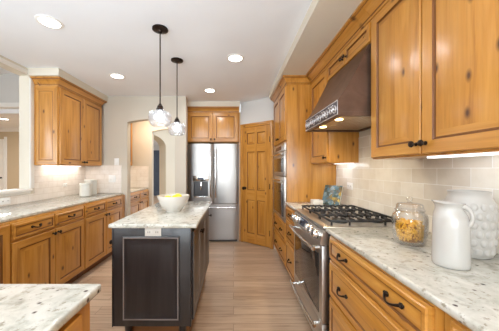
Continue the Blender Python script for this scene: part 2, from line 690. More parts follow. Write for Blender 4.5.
# left wall: full height beyond the pass-through, half wall and header along it
mb = MB()
mb.box(-2.57, XL, 2.83, 5.10, 0, CEIL)
mb.box(-2.57, XL, -0.8, 2.83, 0, 1.045)
mb.box(-2.57, XL, -0.8, 2.83, 2.43, CEIL)
mb.box(-2.57, XL, -3.9, -0.8, 0, CEIL)
mb.box(-2.57, -2.545, -0.8, 5.10, CEIL, 3.3)
struct(mb.build('wall_left', 'cream'), 'cream left wall with a wide pass-through above the counter', 'wall')
mb = MB()
mb.box(-2.62, -2.405, -0.79, 2.828, 1.046, 1.075, 0.004)
mb.box(-2.449, -2.43, -0.79, 2.828, 1.015, 1.0455, 0.003)
struct(mb.build('trim_1', 'white'), 'white ledge capping the half wall of the pass-through', 'ledge')
mb = MB()
mb.box(-2.449, -2.435, 2.83, 2.888, 1.076, 2.43, 0.003)
mb.box(-2.449, -2.435, -0.79, 2.888, 2.43, 2.48, 0.003)
struct(mb.build('trim_2', 'white'), 'white casing edging the pass-through opening', 'trim')


def arch_wall(mb, x0, x1, zs, zc, y0, y1, top, segs=14, power=2.0):
    """header over an opening whose underside is a shallow curve"""
    pts = []
    for k in range(segs + 1):
        t = k / segs
        x = x0 + (x1 - x0) * t
        pts.append((x, zs + (zc - zs) * (1 - abs(2 * t - 1) ** power)))
    for (a, b) in zip(pts, pts[1:]):
        mb.prism([(a[0], a[1]), (b[0], b[1]), (b[0], top), (a[0], top)], 1, y0, y1)


# back wall with the arched opening to the nook, pier and fridge alcove
mb = MB()
mb.box(XL + 0.001, -1.755, YB, YB + 0.12, 0, CEIL)
mb.box(-0.967, -0.785, YB, YB + 0.12, 0, CEIL)
arch_wall(mb, -1.755, -0.967, 2.085, 2.135, YB, YB + 0.12, CEIL)
mb.box(-0.967, -0.86, YB + 0.12, 5.06, 0, CEIL)
mb.box(-0.86, 0.30, 5.0, 5.10, 0, CEIL)
struct(mb.build('wall_back', 'wall'), 'beige back wall with an arched opening left of the refrigerator', 'wall')

# end wall of the nook and its opening
mb = MB()
mb.box(XL + 0.001, -1.727, 5.0, 5.10, 0, CEIL)
arch_wall(mb, -1.727, -0.968, 2.10, 2.16, 5.0, 5.10, CEIL)
struct(mb.build('wall_nook', 'wall'), 'warm lit end wall of the pantry nook', 'wall')

# diagonal hall wall with a deep round-headed arch
mb = MB()
arch = []
L, TH = 0.92, 0.34
mb.box(0, 2.6, 0, TH, 0, CEIL)
mb.box(-L - 1.4, -L, 0, TH, 0, CEIL)
n = 20
prev = None
for k in range(n + 1):
    a = pi * k / n
    p = (-L / 2 + L / 2 * cos(a), 1.86 + 0.30 * sin(a))
    if prev:
        mb.prism([prev, p, (p[0], CEIL), (prev[0], CEIL)], 1, 0, TH)
    prev = p
mb.transform(Matrix.Translation((-1.72, 6.0, 0)) @ Matrix.Rotation(radians(45), 4, 'Z'))
struct(mb.build('wall_hall', 'cream'), 'cream hall wall with a deep round-headed arch', 'wall')

# far hall and dining walls
mb = MB()
mb.box(-5.2, 1.36, 11.6, 11.72, 0, CEIL)
mb.box(-5.3, -5.2, 8.42, 11.6, 0, 2.75)
struct(mb.build('wall_far', 'wallgrey'), 'pale wall at the far end of the hall', 'wall')
mb = MB()
mb.box(-9.2, -5.2, 8.3, 8.42, 0, 2.75)
mb.box(-9.3, -9.2, -3.9, 8.42, 0, 3.4)
struct(mb.build('wall_dining', 'walltan'), 'tan dining room wall beyond the pass-through', 'wall')
mb = MB()
mb.box(-9.2, -2.575, 4.95, 5.08, 2.70, 3.30)
struct(mb.build('wall_bulkhead', 'wallgrey'), 'pale grey bulkhead across the dining room ceiling', 'wall')
mb = MB()
mb.box(-9.2, -2.575, 4.93, 5.10, 2.60, 2.70, 0.01)
struct(mb.build('trim_3', 'white'), 'white moulding under the dining room bulkhead', 'trim')
mb = MB()
mb.prism([(8.299, 2.62), (8.299, 2.749), (8.18, 2.749), (8.20, 2.70), (8.28, 2.64)], 0, -9.19, -5.21)
struct(mb.build('trim_4', 'white'), 'white crown moulding atop the tan dining wall', 'trim')

# rear wall with two windows
mb = MB()
for (x0, x1) in ((-2.57, -2.2), (-0.9, -0.4), (0.9, 1.36)):
    mb.box(x0, x1, -3.62, -3.5, 0, CEIL)
for (x0, x1) in ((-2.2, -0.9), (-0.4, 0.9)):
    mb.box(x0, x1, -3.62, -3.5, 0, 0.9)
    mb.box(x0, x1, -3.62, -3.5, 2.4, CEIL)
mb.box(-9.2, -7.4, -3.62, -3.5, 0, 3.3)
mb.box(-4.6, -2.571, -3.62, -3.5, 0, 3.3)
mb.box(-7.4, -4.6, -3.62, -3.5, 0, 0.7)
mb.box(-7.4, -4.6, -3.62, -3.5, 2.5, 3.3)
struct(mb.build('wall_rear', 'wallgrey'), 'pale wall with windows behind the camera', 'wall')
for i, (x0, x1, z0, z1) in enumerate(((-2.2, -0.9, 0.9, 2.4), (-0.4, 0.9, 0.9, 2.4), (-7.4, -4.6, 0.7, 2.5))):
    w = MB()
    for a, b, c, d in ((x0, x0 + .05, z0, z1), (x1 - .05, x1, z0, z1), (x0 + .05, x1 - .05, z0, z0 + .05), (x0 + .05, x1 - .05, z1 - .05, z1), ((x0 + x1) / 2 - .025, (x0 + x1) / 2 + .025, z0 + .05, z1 - .05)):
        w.box(a, b, -3.60, -3.53, c, d)
    wo = struct(w.build('window_%d' % (i + 1), 'white', at=((x0 + x1) / 2, -3.56, z0), loc=((x0 + x1) / 2, -3.56, z0)), 'white framed window behind the camera', 'window')

# soffits above the cabinets
SOF = 2.42
mb = MB()
mb.box(0.562, XR - 0.001, -3.45, 3.72, SOF + 0.001, CEIL - 0.0005)
struct(mb.build('trim_5', 'cream'), 'cream drywall soffit above the right cabinets', 'soffit')
mb = MB()
mb.box(XL + 0.001, -2.075, 2.80, YB - 0.001, SOF + 0.001, CEIL - 0.0005)
struct(mb.build('trim_6', 'cream'), 'cream drywall soffit above the left cabinets', 'soffit')

# diagonal pantry wall and knotty door
TH0 = math.atan2(-0.637, 0.771)
DIA = Matrix.Translation((0.19, 4.27, 0)) @ Matrix.Rotation(TH0, 4, 'Z')
mb = MB()
mb.box(-0.07, 0.86, 0, 0.10, 0, CEIL)
mb.transform(DIA)
mb.box(0.85, XR - 0.001, 3.722, 3.82, 0, CEIL)
struct(mb.build('wall_diagonal', 'wallgrey'), 'pale grey diagonal wall holding the pantry door', 'wall')
mb = MB()
mb.box(-0.84, 0.11, 4.19, 4.99, SOF + 0.001, CEIL - 0.0005)
struct(mb.build('trim_7', 'cream'), 'cream drywall soffit above the refrigerator cabinet', 'soffit')

DW, DH = 0.565, 2.03


def panel_slab(mb, w, h, t, cols, rows, mv=0, mh=1):
    """slab door: stiles, rails and raised panels; cols / rows list the panel spans"""
    y0, y1 = -t, 0
    xs = [0] + [v for c in cols for v in c] + [w]
    for i in range(0, len(xs), 2):
        mb.box(xs[i], xs[i + 1], y0, y1, 0, h, 0.0, mv)
    zs = [0] + [v for r in rows for v in r] + [h]
    for (a, b) in cols:
        for i in range(0, len(zs), 2):
            mb.box(a, b, y0, y1, zs[i], zs[i + 1], 0.0, mh)
        for (c, d) in rows:
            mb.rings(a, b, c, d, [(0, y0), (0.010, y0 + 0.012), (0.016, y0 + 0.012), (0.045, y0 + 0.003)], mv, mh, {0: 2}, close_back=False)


mb = MB()
panel_slab(mb, DW - 0.006, DH, 0.035, [(0.095, 0.253), (0.306, 0.464)], [(0.17, 0.76), (0.93, 1.60), (1.73, 1.93)])
mb.transform(Matrix.Translation((0.003, -0.002, 0.012)))
door = mb.build('door_1', ['pv', 'ph', 'pd'], loc=(0.19, 4.27, 0))
door.rotation_euler = (0, 0, TH0)
struct(door, 'knotty pine six-panel pantry door beside the refrigerator', 'door')
mb = MB()
mb.box(-0.056, -0.001, -0.045, -0.001, 0, 2.11, 0.004)
mb.box(DW + 0.001, DW + 0.050, -0.045, -0.001, 0, 2.11, 0.004)
mb.box(-0.001, DW + 0.001, -0.045, -0.001, 2.046, 2.11, 0.004, 1)
mb.build('door_casing', ['pv', 'ph'], door)
mb = MB()
mb.lathe([(0, 0), (0.027, 0), (0.027, 0.006), (0.011, 0.010), (0.011, 0.03), (0.026, 0.038), (0.030, 0.05), (0.026, 0.062), (0, 0.066)], (0.055, -0.037, 0.97), 20, axis=(0, -1, 0))
mb.build('door_knob', 'bronze', door)
for z in (0.25, 1.02, 1.80):
    mb = MB()
    mb.lathe([(0, -0.045), (0.007, -0.045), (0.007, 0.045), (0, 0.045)], (DW - 0.004, -0.043, z), 10)
    mb.build('hinge', 'bronze', door)
mb = MB()
mb.box(DW + 0.055, 0.85, -0.016, -0.001, 0, 0.13, 0.003)
mb.transform(DIA)
struct(mb.build('baseboard_right', 'white'), 'white baseboard between pantry door and oven tower', 'baseboard')

# slate hall door, white dining door
mb = MB()
panel_slab(mb, 0.95, 2.22, 0.04, [(0.13, 0.42), (0.53, 0.82)], [(0.2, 0.95), (1.1, 2.05)])
d2 = struct(mb.build('door_2', ['slate', 'slate', 'slate'], loc=(-4.35, 11.598, 0.005)), 'slate blue door at the far end of the hall', 'door')
mb = MB()
mb.lathe([(0, 0), (0.02, 0), (0.03, 0.04), (0, 0.06)], (0.88, -0.04, 1.0), 12, axis=(0, -1, 0))
mb.build('door_knob', 'bronze', d2)
mb = MB()
panel_slab(mb, 0.85, 2.35, 0.04, [(0.12, 0.38), (0.47, 0.73)], [(0.2, 0.95), (1.1, 2.15)])
d3 = struct(mb.build('door_3', ['doorwhite'] * 3, loc=(-8.90, 8.298, 0.005)), 'white panelled door in the tan dining wall', 'door')
mb = MB()
mb.lathe([(0, 0), (0.02, 0), (0.03, 0.04), (0, 0.06)], (0.79, -0.04, 1.0), 12, axis=(0, -1, 0))
mb.build('door_knob', 'bronze', d3)
mb = MB()
mb.box(-8.045, -7.96, 8.27, 8.299, 0, 2.44, 0.004)
struct(mb.build('trim_8', 'white'), 'white casing beside the dining room door', 'trim')

# tiled backsplashes (thin skins on the walls)
mb = MB()
mb.box(1.237, XR - 0.0005, -0.6, 2.846, 0.9155, 1.62)
struct(mb.build('trim_9', 'tile_r'), 'cream tiled backsplash behind the range', 'backsplash')
mb = MB()
mb.box(XL + 0.0005, -2.442, 2.895, 3.888, 0.9155, 1.354)
mb.box(XL + 0.0005, -2.442, 0.83, 2.895, 0.9155, 1.012)
struct(mb.build('trim_10', 'tile_l'), 'pale tiled backsplash under the left cabinets', 'backsplash')
mb = MB()
mb.box(-2.441, -1.85, YB - 0.009, YB - 0.0005, 0.9155, 1.37)
struct(mb.build('trim_11', 'tile_b'), 'pale tiled backsplash at the end of the left counter', 'backsplash')
mb = MB()
mb.box(-2.44, -1.80, 4.991, 4.9995, 0.9155, 1.37)
struct(mb.build('trim_12', 'tile_b'), 'pale tiled backsplash at the end of the nook', 'backsplash')
mb = MB()
mb.box(XL + 0.0005, -2.442, 4.04, 4.99, 0.9155, 1.37)
struct(mb.build('trim_13', 'tile_l'), 'pale tiled backsplash along the nook', 'backsplash')

# ------------------------------------------------------------------ cabinet kit


def mesh_of(mb, name, mats, smooth=35):
    o = mb.build(name, mats, smooth=smooth)
    me = o.data
    bpy.data.objects.remove(o)
    return me


def pull_mesh():
    mb = MB()
    n = 14
    pts, rs = [], []
    for k in range(n + 1):
        t = k / n
        x = -0.042 + 0.084 * t
        y = -0.008 - 0.020 * sin(pi * t) ** 0.7
        z = 0.006 - 0.012 * sin(pi * t)
        pts.append((x, y, z))
        rs.append(0.0042 + 0.0028 * abs(2 * t - 1) ** 3)
    mb.tube(pts, rs, 8)
    for s in (-1, 1):
        mb.lathe([(0, -0.0005), (0.011, -0.0005), (0.012, 0.004), (0.006, 0.010), (0, 0.012)], (s * 0.042, 0, 0.005), 12, axis=(0, -1, 0))
        mb.lathe([(0, 0), (0.006, 0.001), (0.0075, 0.006), (0.005, 0.011), (0, 0.013)], (s * 0.046, -0.004, 0.005), 10, axis=(s, 0, 0.6))
    return mesh_of(mb, 'pull', 'bronze')


def knob_mesh():
    mb = MB()
    mb.lathe([(0, -0.0005), (0.010, -0.0005), (0.010, 0.003), (0.005, 0.006), (0.005, 0.014), (0.013, 0.019), (0.0165, 0.025), (0.014, 0.031), (0.006, 0.0335), (0, 0.034)], (0, 0, 0), 18, axis=(0, -1, 0))
    return mesh_of(mb, 'knob', 'bronze')


PULL, KNOB = pull_mesh(), knob_mesh()
DT = 0.02


def front_mesh(mb, w, h, kind):
    s = min(0.062, w * 0.2, h * 0.24)
    if kind == 'drawer': s = min(0.045, h * 0.22)
    t = DT
    x0, x1, z0, z1 = -w / 2, w / 2, -h / 2, h / 2
    if kind == 'drawer':
        st = [(0, -0.001), (0, -t + 0.010), (0.004, -t + 0.007), (0.012, -t + 0.005), (0.016, -t), (s, -t), (s + 0.003, -t + 0.006), (s + 0.009, -t + 0.006), (s + 0.026, -t + 0.0005)]
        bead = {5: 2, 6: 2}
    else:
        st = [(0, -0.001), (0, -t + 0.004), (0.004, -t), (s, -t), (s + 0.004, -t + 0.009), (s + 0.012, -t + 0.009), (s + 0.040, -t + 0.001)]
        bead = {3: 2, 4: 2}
    mb.rings(x0, x1, z0, z1, st, 1 if kind == 'drawer' else 0, 1, bead)


def cabinet(name, label, cat, loc, rz, w, depth, z0, z1, fronts, toe=0.0, toein=0.07, group=None, mats=('pv', 'ph', 'pd'), body=None):
    """local frame: x across the front, -y faces out, face frame at y = 0.
    fronts: (kind, x0, x1, z0, z1, [(hardware, dx, dz)...]) with the hardware measured from the front's centre"""
    root = thing(name, label, cat, loc, rz, group)
    b = MB()
    if body:
        body(b)
    else:
        b.box(0, w, 0, depth, z0, z1, 0.0015)
    if toe:
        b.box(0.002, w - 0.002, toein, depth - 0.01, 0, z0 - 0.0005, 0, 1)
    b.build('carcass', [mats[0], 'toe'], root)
    for (kind, a, c, d, e, hw) in fronts:
        fm = MB()
        front_mesh(fm, c - a, e - d, kind)
        f = fm.build(kind, list(mats), root, loc=((a + c) / 2, 0, (d + e) / 2))
        for (hk, dx, dz) in hw:
            if hk == 'knob': share(KNOB, 'knob', f, (dx, -DT, dz))
            else: share(PULL, 'pull', f, (dx, -DT, dz))
    return root


PROF = [(0, 0), (.12, 0), (.14, .14), (.22, .20), (.34, .42), (.58, .66), (.80, .74), (.82, .82), (1, .84), (1, 1), (0, 1)]


def crown_seg(mb, p0, p1, nrm, out, h, z0, k0=0.0, k1=0.0, mi=0):
    p0, p1, nrm = Vector(p0), Vector(p1), Vector(nrm)
    d = (p1 - p0).normalized()
    A, B = [], []
    for (o, z) in PROF:
        o *= out
        a = p0 + nrm * o - d * (o * k0)
        b = p1 + nrm * o + d * (o * k1)
        A.append(mb.bm.verts.new((a.x, a.y, z0 + z * h)))
        B.append(mb.bm.verts.new((b.x, b.y, z0 + z * h)))
    n = len(PROF)
    mb.face(A, mi)
    mb.face(B[::-1], mi)
    for i in range(n):
        mb.face([A[i], B[i], B[(i + 1) % n], A[(i + 1) % n]], 2 if i in (2, 6) else mi)


R90, L90 = -pi / 2, pi / 2
CT = 2.33  # cabinet body top, crown above

# ---- left upper cabinet
def frnt(kind, a, b, c, d, *hw):
    return (kind, a, b, c, d, list(hw))


LU0, LU1, LUX = 2.895, 3.83, -2.15
wU = LU1 - LU0
lu = cabinet('upper_cabinet', 'honey pine two-door wall cabinet on the left wall above the canisters', 'cabinet', (LUX, LU0, 0), L90, wU, abs(XL - LUX) - 0.002, 1.356, CT,
             [frnt('door', 0.012, wU / 2 - 0.002, 1.366, 2.315, ('knob', wU / 4 - 0.036, -0.435)),
              frnt('door', wU / 2 + 0.002, wU - 0.012, 1.366, 2.315, ('knob', -wU / 4 + 0.036, -0.435))])
mb = MB()
dU = abs(XL - LUX) - 0.003
crown_seg(mb, (0, dU), (0, 0), (-1, 0), 0.065, 0.09, CT, 0, 1)
crown_seg(mb, (0, 0), (wU, 0), (0, -1), 0.065, 0.09, CT, 1, 1, 1)
crown_seg(mb, (wU, 0), (wU, dU), (1, 0), 0.065, 0.09, CT, 1, 0)
mb.build('crown_moulding', ['pv', 'ph', 'pd'], lu)
mb = MB()
st = [(0, -0.001), (0, -0.008), (0.003, -0.011), (0.055, -0.011), (0.061, -0.004), (0.066, -0.004), (0.095, -0.010)]
mb.rings(-dU / 2 + 0.004, dU / 2 - 0.004, 1.360, 2.326, st, 0, 1, {4: 2})
ep = mb.build('end_panel', ['pv', 'ph', 'pd'], lu, loc=(0, dU / 2, 0))
ep.rotation_euler = (0, 0, -pi / 2)
mb = MB()
mb.box(0.10, wU - 0.10, 0.255, 0.285, 1.349, 1.3555, 0.002)
mb.build('light_strip', 'led', lu)
area('undercabinet_lamp', (XL + 0.10, (LU0 + LU1) / 2, 1.342), (0, radians(10), 0), 0.05, 0.7, 1.4, (1, .95, .88))

# ---- left base cabinets
BX = -1.79
BD = abs(XL - BX) - 0.003
base_group = None


def base2(name, label, y0, y1, w=None, extra=0.0):
    w = y1 - y0
    h = w / 2
    return cabinet(name, label, 'cabinet', (BX, y0, 0), L90, w + extra, BD, 0.10, 0.884,
                   [frnt('drawer', 0.008, h - 0.003, 0.725, 0.868, ('pull', 0, 0)),
                    frnt('drawer', h + 0.003, w - 0.008, 0.725, 0.868, ('pull', 0, 0)),
                    frnt('door', 0.008, h - 0.003, 0.115, 0.712, ('knob', h / 2 - 0.036, 0.265)),
                    frnt('door', h + 0.003, w - 0.008, 0.115, 0.712, ('knob', -h / 2 + 0.036, 0.265))], toe=0.1)


base2('base_cabinet', 'pine base cabinet on the left wall, second from the camera, below the pass-through ledge', 1.884, 2.814)
base2('base_cabinet', 'pine base cabinet on the left wall beneath the two white canisters', 2.8165, 3.755, extra=0.138)
cabinet('base_cabinet', 'pine base cabinet with full-height doors at the left edge of the photo', 'cabinet', (BX, 0.826, 0), L90, 1.055, BD, 0.10, 0.884,
        [frnt('door', 0.05, 0.52, 0.115, 0.868, ('knob', 0.2, 0.3)), frnt('door', 0.526, 1.047, 0.115, 0.868, ('knob', -0.22, 0.3))], toe=0.1)


def slab(name, label, x0, x1, y0, y1, z0=0.885, z1=0.915, bev=0.009):
    b = MB()
    b.box(x0, x1, y0, y1, z0, z1, bev, segs=3)
    c = ((x0 + x1) / 2, (y0 + y1) / 2, z0)
    return tag(b.build(name, 'granite', at=c, loc=c, smooth=40), label, 'countertop')


slab('countertop', 'pale granite countertop along the left wall under the pass-through', XL + 0.0005, -1.815, 0.823, YB - 0.0095)

# ---- peninsula in the near left corner
slab('countertop', 'pale granite countertop of the peninsula in the near left corner', XL + 0.0005, -0.455, -0.05, 0.820, bev=0.010)
pc = cabinet('peninsula_cabinet', 'pine peninsula cabinet under the near left granite corner', 'cabinet', (-0.48, 0.02, 0), L90, 0.77, 1.25, 0.10, 0.884,
             [frnt('door', 0.012, 0.70, 0.115, 0.868, ('knob', -0.30, 0.3))], toe=0.1)

# ---- island
IX0, IX1, IY0, IY1 = -0.878, -0.311, 1.715, 2.862
ISL = thing('kitchen_island', 'black kitchen island with pale edges in the middle of the floor', 'island', ((IX0 + IX1) / 2, (IY0 + IY1) / 2, 0))
at = tuple(ISL.location)
BASEZ = 0.165
mb = MB()
mb.box(IX0, IX1, IY0, IY1, BASEZ, 0.8845, 0.003)
mb.build('body', 'blackv', ISL, at=at)
mb = MB()
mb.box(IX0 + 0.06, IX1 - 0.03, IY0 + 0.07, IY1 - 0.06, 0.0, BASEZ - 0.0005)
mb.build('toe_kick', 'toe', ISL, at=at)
for (x, y) in ((IX0 + 0.095, IY0 + 0.045), (IX1 - 0.07, IY0 + 0.045), (IX0 + 0.095, IY1 - 0.03), (IX1 - 0.07, IY1 - 0.03)):
    mb = MB()
    mb.lathe([(0, 0), (0.018, 0), (0.020, 0.02), (0.014, 0.05), (0.024, 0.10), (0.028, 0.16), (0, BASEZ - 0.0005)], (x, y, 0), 14)
    mb.build('foot', 'blackv', ISL, at=at)
mb = MB()
mb.rings(IX0 + 0.075, IX1 - 0.08, 0.215, 0.822, [(0, IY0 - 0.0005), (0, IY0 - 0.012), (0.006, IY0 - 0.016), (0.014, IY0 - 0.014), (0.022, IY0 - 0.006), (0.028, IY0 - 0.004), (0.065, IY0 - 0.011)], 0, 0, {2: 1})
mb.build('end_panel', ['blackv', 'paleedge'], ISL, at=at)
for x in (IX0, IX1):
    mb = MB()
    mb.box(x - 0.004, x + 0.004, IY0 - 0.006, IY0 + 0.022, BASEZ - 0.002, 0.882, 0.003)
    mb.build('corner_bead', 'blackv', ISL, at=at)
# doors along both sides of the island
for side in (-1, 1):
    for k in range(3):
        fm = MB()
        w = (IY1 - IY0 - 0.06) / 3
        s = 0.05
        t = 0.018
        fm.rings(-w / 2 + 0.004, w / 2 - 0.004, -0.325, 0.325, [(0, -0.0008), (0, -t + 0.003), (0.003, -t), (s, -t), (s + 0.006, -t + 0.008), (s + 0.012, -t + 0.008), (s + 0.035, -t + 0.002)], 0, 0, {3: 1, 1: 1})
        f = fm.build('door', ['blackv', 'paleedge'], ISL)
        f.location = ((IX1 if side > 0 else IX0) - at[0], IY0 + 0.03 + w * (k + 0.5) - at[1], 0.52)
        f.rotation_euler = (0, 0, L90 if side > 0 else R90)
        share(KNOB, 'knob', f, ((w / 2 - 0.03) * (1 if k != 1 else -1), -t, 0.24))
mb = MB()
mb.box(-0.642, -0.524, IY0 - 0.0065, IY0 - 0.0005, 0.823, 0.883, 0.002)
pl = mb.build('outlet_plate', 'almond', ISL, at=at)
for x in (-0.612, -0.554):
    mb = MB()
    mb.box(x - 0.018, x + 0.018, IY0 - 0.0085, IY0 - 0.006, 0.838, 0.868, 0.001)
    for dx in (-0.007, 0.007):
        mb.box(x + dx - 0.0022, x + dx + 0.0022, IY0 - 0.0092, IY0 - 0.0084, 0.846, 0.860, 0, 1)
    mb.build('receptacle', ['almond', 'slot'], pl, at=at)
slab('countertop', 'granite top of the black island under the white bowl', -0.896, -0.262, 1.683, 2.895)

# ---- fruit bowl and lemons
BW = (-0.564, 2.22, 0.9155)
mb = MB()
mb.lathe([(0, 0.004), (0.055, 0.004), (0.060, 0), (0.066, 0), (0.070, 0.012), (0.098, 0.035), (0.125, 0.075), (0.141, 0.115), (0.148, 0.143), (0.147, 0.147), (0.142, 0.146), (0.134, 0.115), (0.117, 0.078), (0.09, 0.043), (0.05, 0.02), (0, 0.016)], (0, 0, 0), 48)
bw = tag(mb.build('bowl', 'ceramic', loc=BW), 'white ceramic bowl of lemons on the black island', 'bowl')


def lemon(name, label, x, y, z, rz, tilt, s=1.0):
    b = MB()
    pr = []
    for k in range(13):
        t = -1 + 2 * k / 12
        r = 0.033 * max(0, 1 - abs(t) ** 2.3) ** 0.55
        pr.append((r * s, 0.043 * t * s))
    pr[0] = (0, -0.047 * s); pr[-1] = (0, 0.049 * s)
    b.lathe(pr, (0, 0, 0), 20)
    o = b.build(name, 'lemon', loc=(x, y, z))
    o.rotation_euler = (tilt, 0, rz)
    return tag(o, label, 'lemon', None)


lemon('lemon', 'lemon at the right in the white bowl, standing highest', BW[0] + 0.045, BW[1] - 0.02, BW[2] + 0.130, 0.9, 1.35, 1.05)
lemon('lemon', 'lemon at the left in the white bowl, half hidden by the rim', BW[0] - 0.045, BW[1] - 0.025, BW[2] + 0.115, -0.5, 1.5)
lemon('lemon', 'lemon at the back of the white bowl behind two others', BW[0] + 0.0, BW[1] + 0.058, BW[2] + 0.112, 0.2, 1.45)
lemon('lemon', 'lemon at the bottom of the white bowl under the others', BW[0] + 0.0, BW[1] + 0.0, BW[2] + 0.055, 1.2, 1.5)

# ---- nook cabinets beyond the arch
nk = 0.94
cabinet('base_cabinet', 'pine base cabinet in the nook beyond the arched opening', 'cabinet', (BX - 0.01, 4.04, 0), L90, nk, BD - 0.01, 0.10, 0.884,
        [frnt('drawer', 0.01, nk / 2 - 0.003, 0.725, 0.868, ('pull', 0, 0)), frnt('drawer', nk / 2 + 0.003, nk - 0.01, 0.725, 0.868, ('pull', 0, 0)),
         frnt('door', 0.01, nk / 2 - 0.003, 0.115, 0.712, ('knob', nk / 4 - 0.036, 0.265)), frnt('door', nk / 2 + 0.003, nk - 0.01, 0.115, 0.712, ('knob', -nk / 4 + 0.036, 0.265))], toe=0.1)
slab('countertop', 'pale granite countertop in the nook beyond the arched opening', XL + 0.0005, -1.815, 4.022, 4.9905)
nu = cabinet('upper_cabinet', 'pine wall cabinet in the nook beyond the arched opening', 'cabinet', (LUX, 4.04, 0), L90, nk, 0.297, 1.375, 2.33,
             [frnt('door', 0.01, nk / 2 - 0.002, 1.385, 2.315, ('knob', nk / 4 - 0.036, -0.425)), frnt('door', nk / 2 + 0.002, nk - 0.01, 1.385, 2.315, ('knob', -nk / 4 + 0.036, -0.425))])
mb = MB()
mb.box(0.1, nk - 0.1, 0.05, 0.09, 1.360, 1.3745, 0.002)
mb.build('light_strip', 'led', nu)
area('undercabinet_lamp', (XL + 0.2, 4.5, 1.355), (0, 0, 0), 0.05, 0.7, 0.8, (1, .9, .76))

# ---- white canisters


def can(label, x, y, r, h):
    root = thing('canister', label, 'canister', (x, y, 0.9155))
    b = MB()
    b.lathe([(0, 0), (r - 0.004, 0), (r, 0.004), (r, h - 0.032), (r - 0.004, h - 0.028), (0, h - 0.028)], segs=36)
    b.build('body', 'canister', root)
    b = MB()
    b.lathe([(0, h - 0.0275), (r - 0.002, h - 0.0275), (r + 0.003, h - 0.024), (r + 0.003, h - 0.006), (r - 0.002, h), (0, h)], segs=36)
    b.build('lid', 'canister', root)


can('shorter white lidded canister on the left counter, the nearer of the pair', -2.163, 3.45, 0.075, 0.187)
can('taller white lidded canister on the left counter behind its shorter mate', -2.228, 3.68, 0.088, 0.228)

# ---- outlets and switches


def plate(name, label, cat, loc, rz, w, h, kind, horiz=False):
    root = thing(name, label, cat, loc, rz)
    b = MB()
    b.box(-w / 2, w / 2, -0.006, -0.0003, -h / 2, h / 2, 0.002)
    b.build('cover_plate', 'plate', root)
    for s in (-1, 1):
        b = MB()
        if kind == 'switch':
            b.box(s * w / 4 - 0.016, s * w / 4 + 0.016, -0.010, -0.0062, -0.032, 0.032, 0.002)
            b.build('rocker', 'plate', root)
        else:
            cx, cz = (s * w / 4, 0) if horiz else (0, s * h / 4)
            b.box(cx - 0.016, cx + 0.016, -0.0085, -0.0062, cz - 0.014, cz + 0.014, 0.001)
            for d in (-0.006, 0.006):
                b.box(cx + d - 0.002, cx + d + 0.002, -0.0092, -0.0084, cz - 0.006, cz + 0.006, 0, 1)
            b.build('receptacle', ['plate', 'slot'], root)
    return root


plate('switch_plate', 'white double switch plate on the tiled end wall of the left counter', 'switch', (-2.0, YB - 0.0095, 1.15), 0, 0.115, 0.115, 'switch')
plate('switch_plate', 'white switch plate on the painted end wall just above the tile', 'switch', (-1.93, YB - 0.0005, 1.43), 0, 0.075, 0.115, 'switch')
plate('outlet', 'white horizontal outlet on the low tile under the pass-through ledge', 'outlet', (-2.4415, 2.52, 0.968), L90, 0.118, 0.072, 'outlet', True)
plate('outlet', 'small outlet on the left tile near the white canisters', 'outlet', (-2.4415, 3.42, 1.08), L90, 0.07, 0.05, 'outlet', True)
plate('outlet', 'white outlet on the right tile beside the cookbook', 'outlet', (1.2365, 2.50, 1.13), R90, 0.118, 0.072, 'outlet', True)

# ---- pendants


def pendant(label, x, y, rod):
    root = thing('pendant_lamp', label, 'pendant lamp', (x, y, CEIL))
    b = MB()
    b.lathe([(0, -0.0005), (0.066, -0.0005), (0.066, -0.010), (0.050, -0.016), (0.022, -0.020), (0.014, -0.034), (0, -0.036)], segs=32)
    b.build('ceiling_canopy', 'bronze', root)
    b = MB()
    b.lathe([(0, -0.033), (0.0055, -0.033), (0.0055, -rod), (0, -rod)], segs=12)
    b.build('rod', 'bronze', root)
    b = MB()
    b.lathe([(0, -rod + 0.012), (0.012, -rod + 0.012), (0.014, -rod), (0.024, -rod - 0.006), (0.026, -rod - 0.022), (0.034, -rod - 0.030), (0.036, -rod - 0.042), (0, -rod - 0.042)], segs=24)
    b.build('socket', 'bronze', root)
    z = -rod - 0.036
    pr = [(0.034, 0), (0.037, -0.010), (0.056, -0.016), (0.080, -0.028), (0.093, -0.047), (0.097, -0.072), (0.095, -0.098), (0.086, -0.122), (0.074, -0.138), (0.068, -0.144)]
    inn = [(r - 0.0028, zz) for (r, zz) in pr][::-1]
    b = MB()

    def rib(p, a):
        f = 1 + 0.018 * cos(10 * a)
        return Vector((p.x * f, p.y * f, p.z))
    b.lathe([(r, z + zz) for (r, zz) in pr + inn + pr[:1]], segs=60, fn=rib)
    b.build('glass_shade', 'seeded', root, smooth=60)
    b = MB()
    b.lathe([(0, z - 0.006), (0.013, z - 0.006), (0.013, z - 0.030), (0.022, z - 0.050), (0.029, z - 0.075), (0.024, z - 0.098), (0, z - 0.106)], segs=20)
    b.build('bulb', 'bulb', root)
    l = bpy.data.lights.new('pendant_light', 'POINT')
    l.energy = 2.0
    l.color = (1, 0.97, 0.93)
    l.shadow_soft_size = 0.03
    lo = bpy.data.objects.new('pendant_light', l)
    C.objects.link(lo)
    lo.location = (x, y, CEIL + z - 0.19)


pendant('nearer glass globe pendant hanging over the black island', -0.628, 2.02, 0.655)
pendant('farther glass globe pendant hanging over the black island', -0.622, 2.60, 0.645)

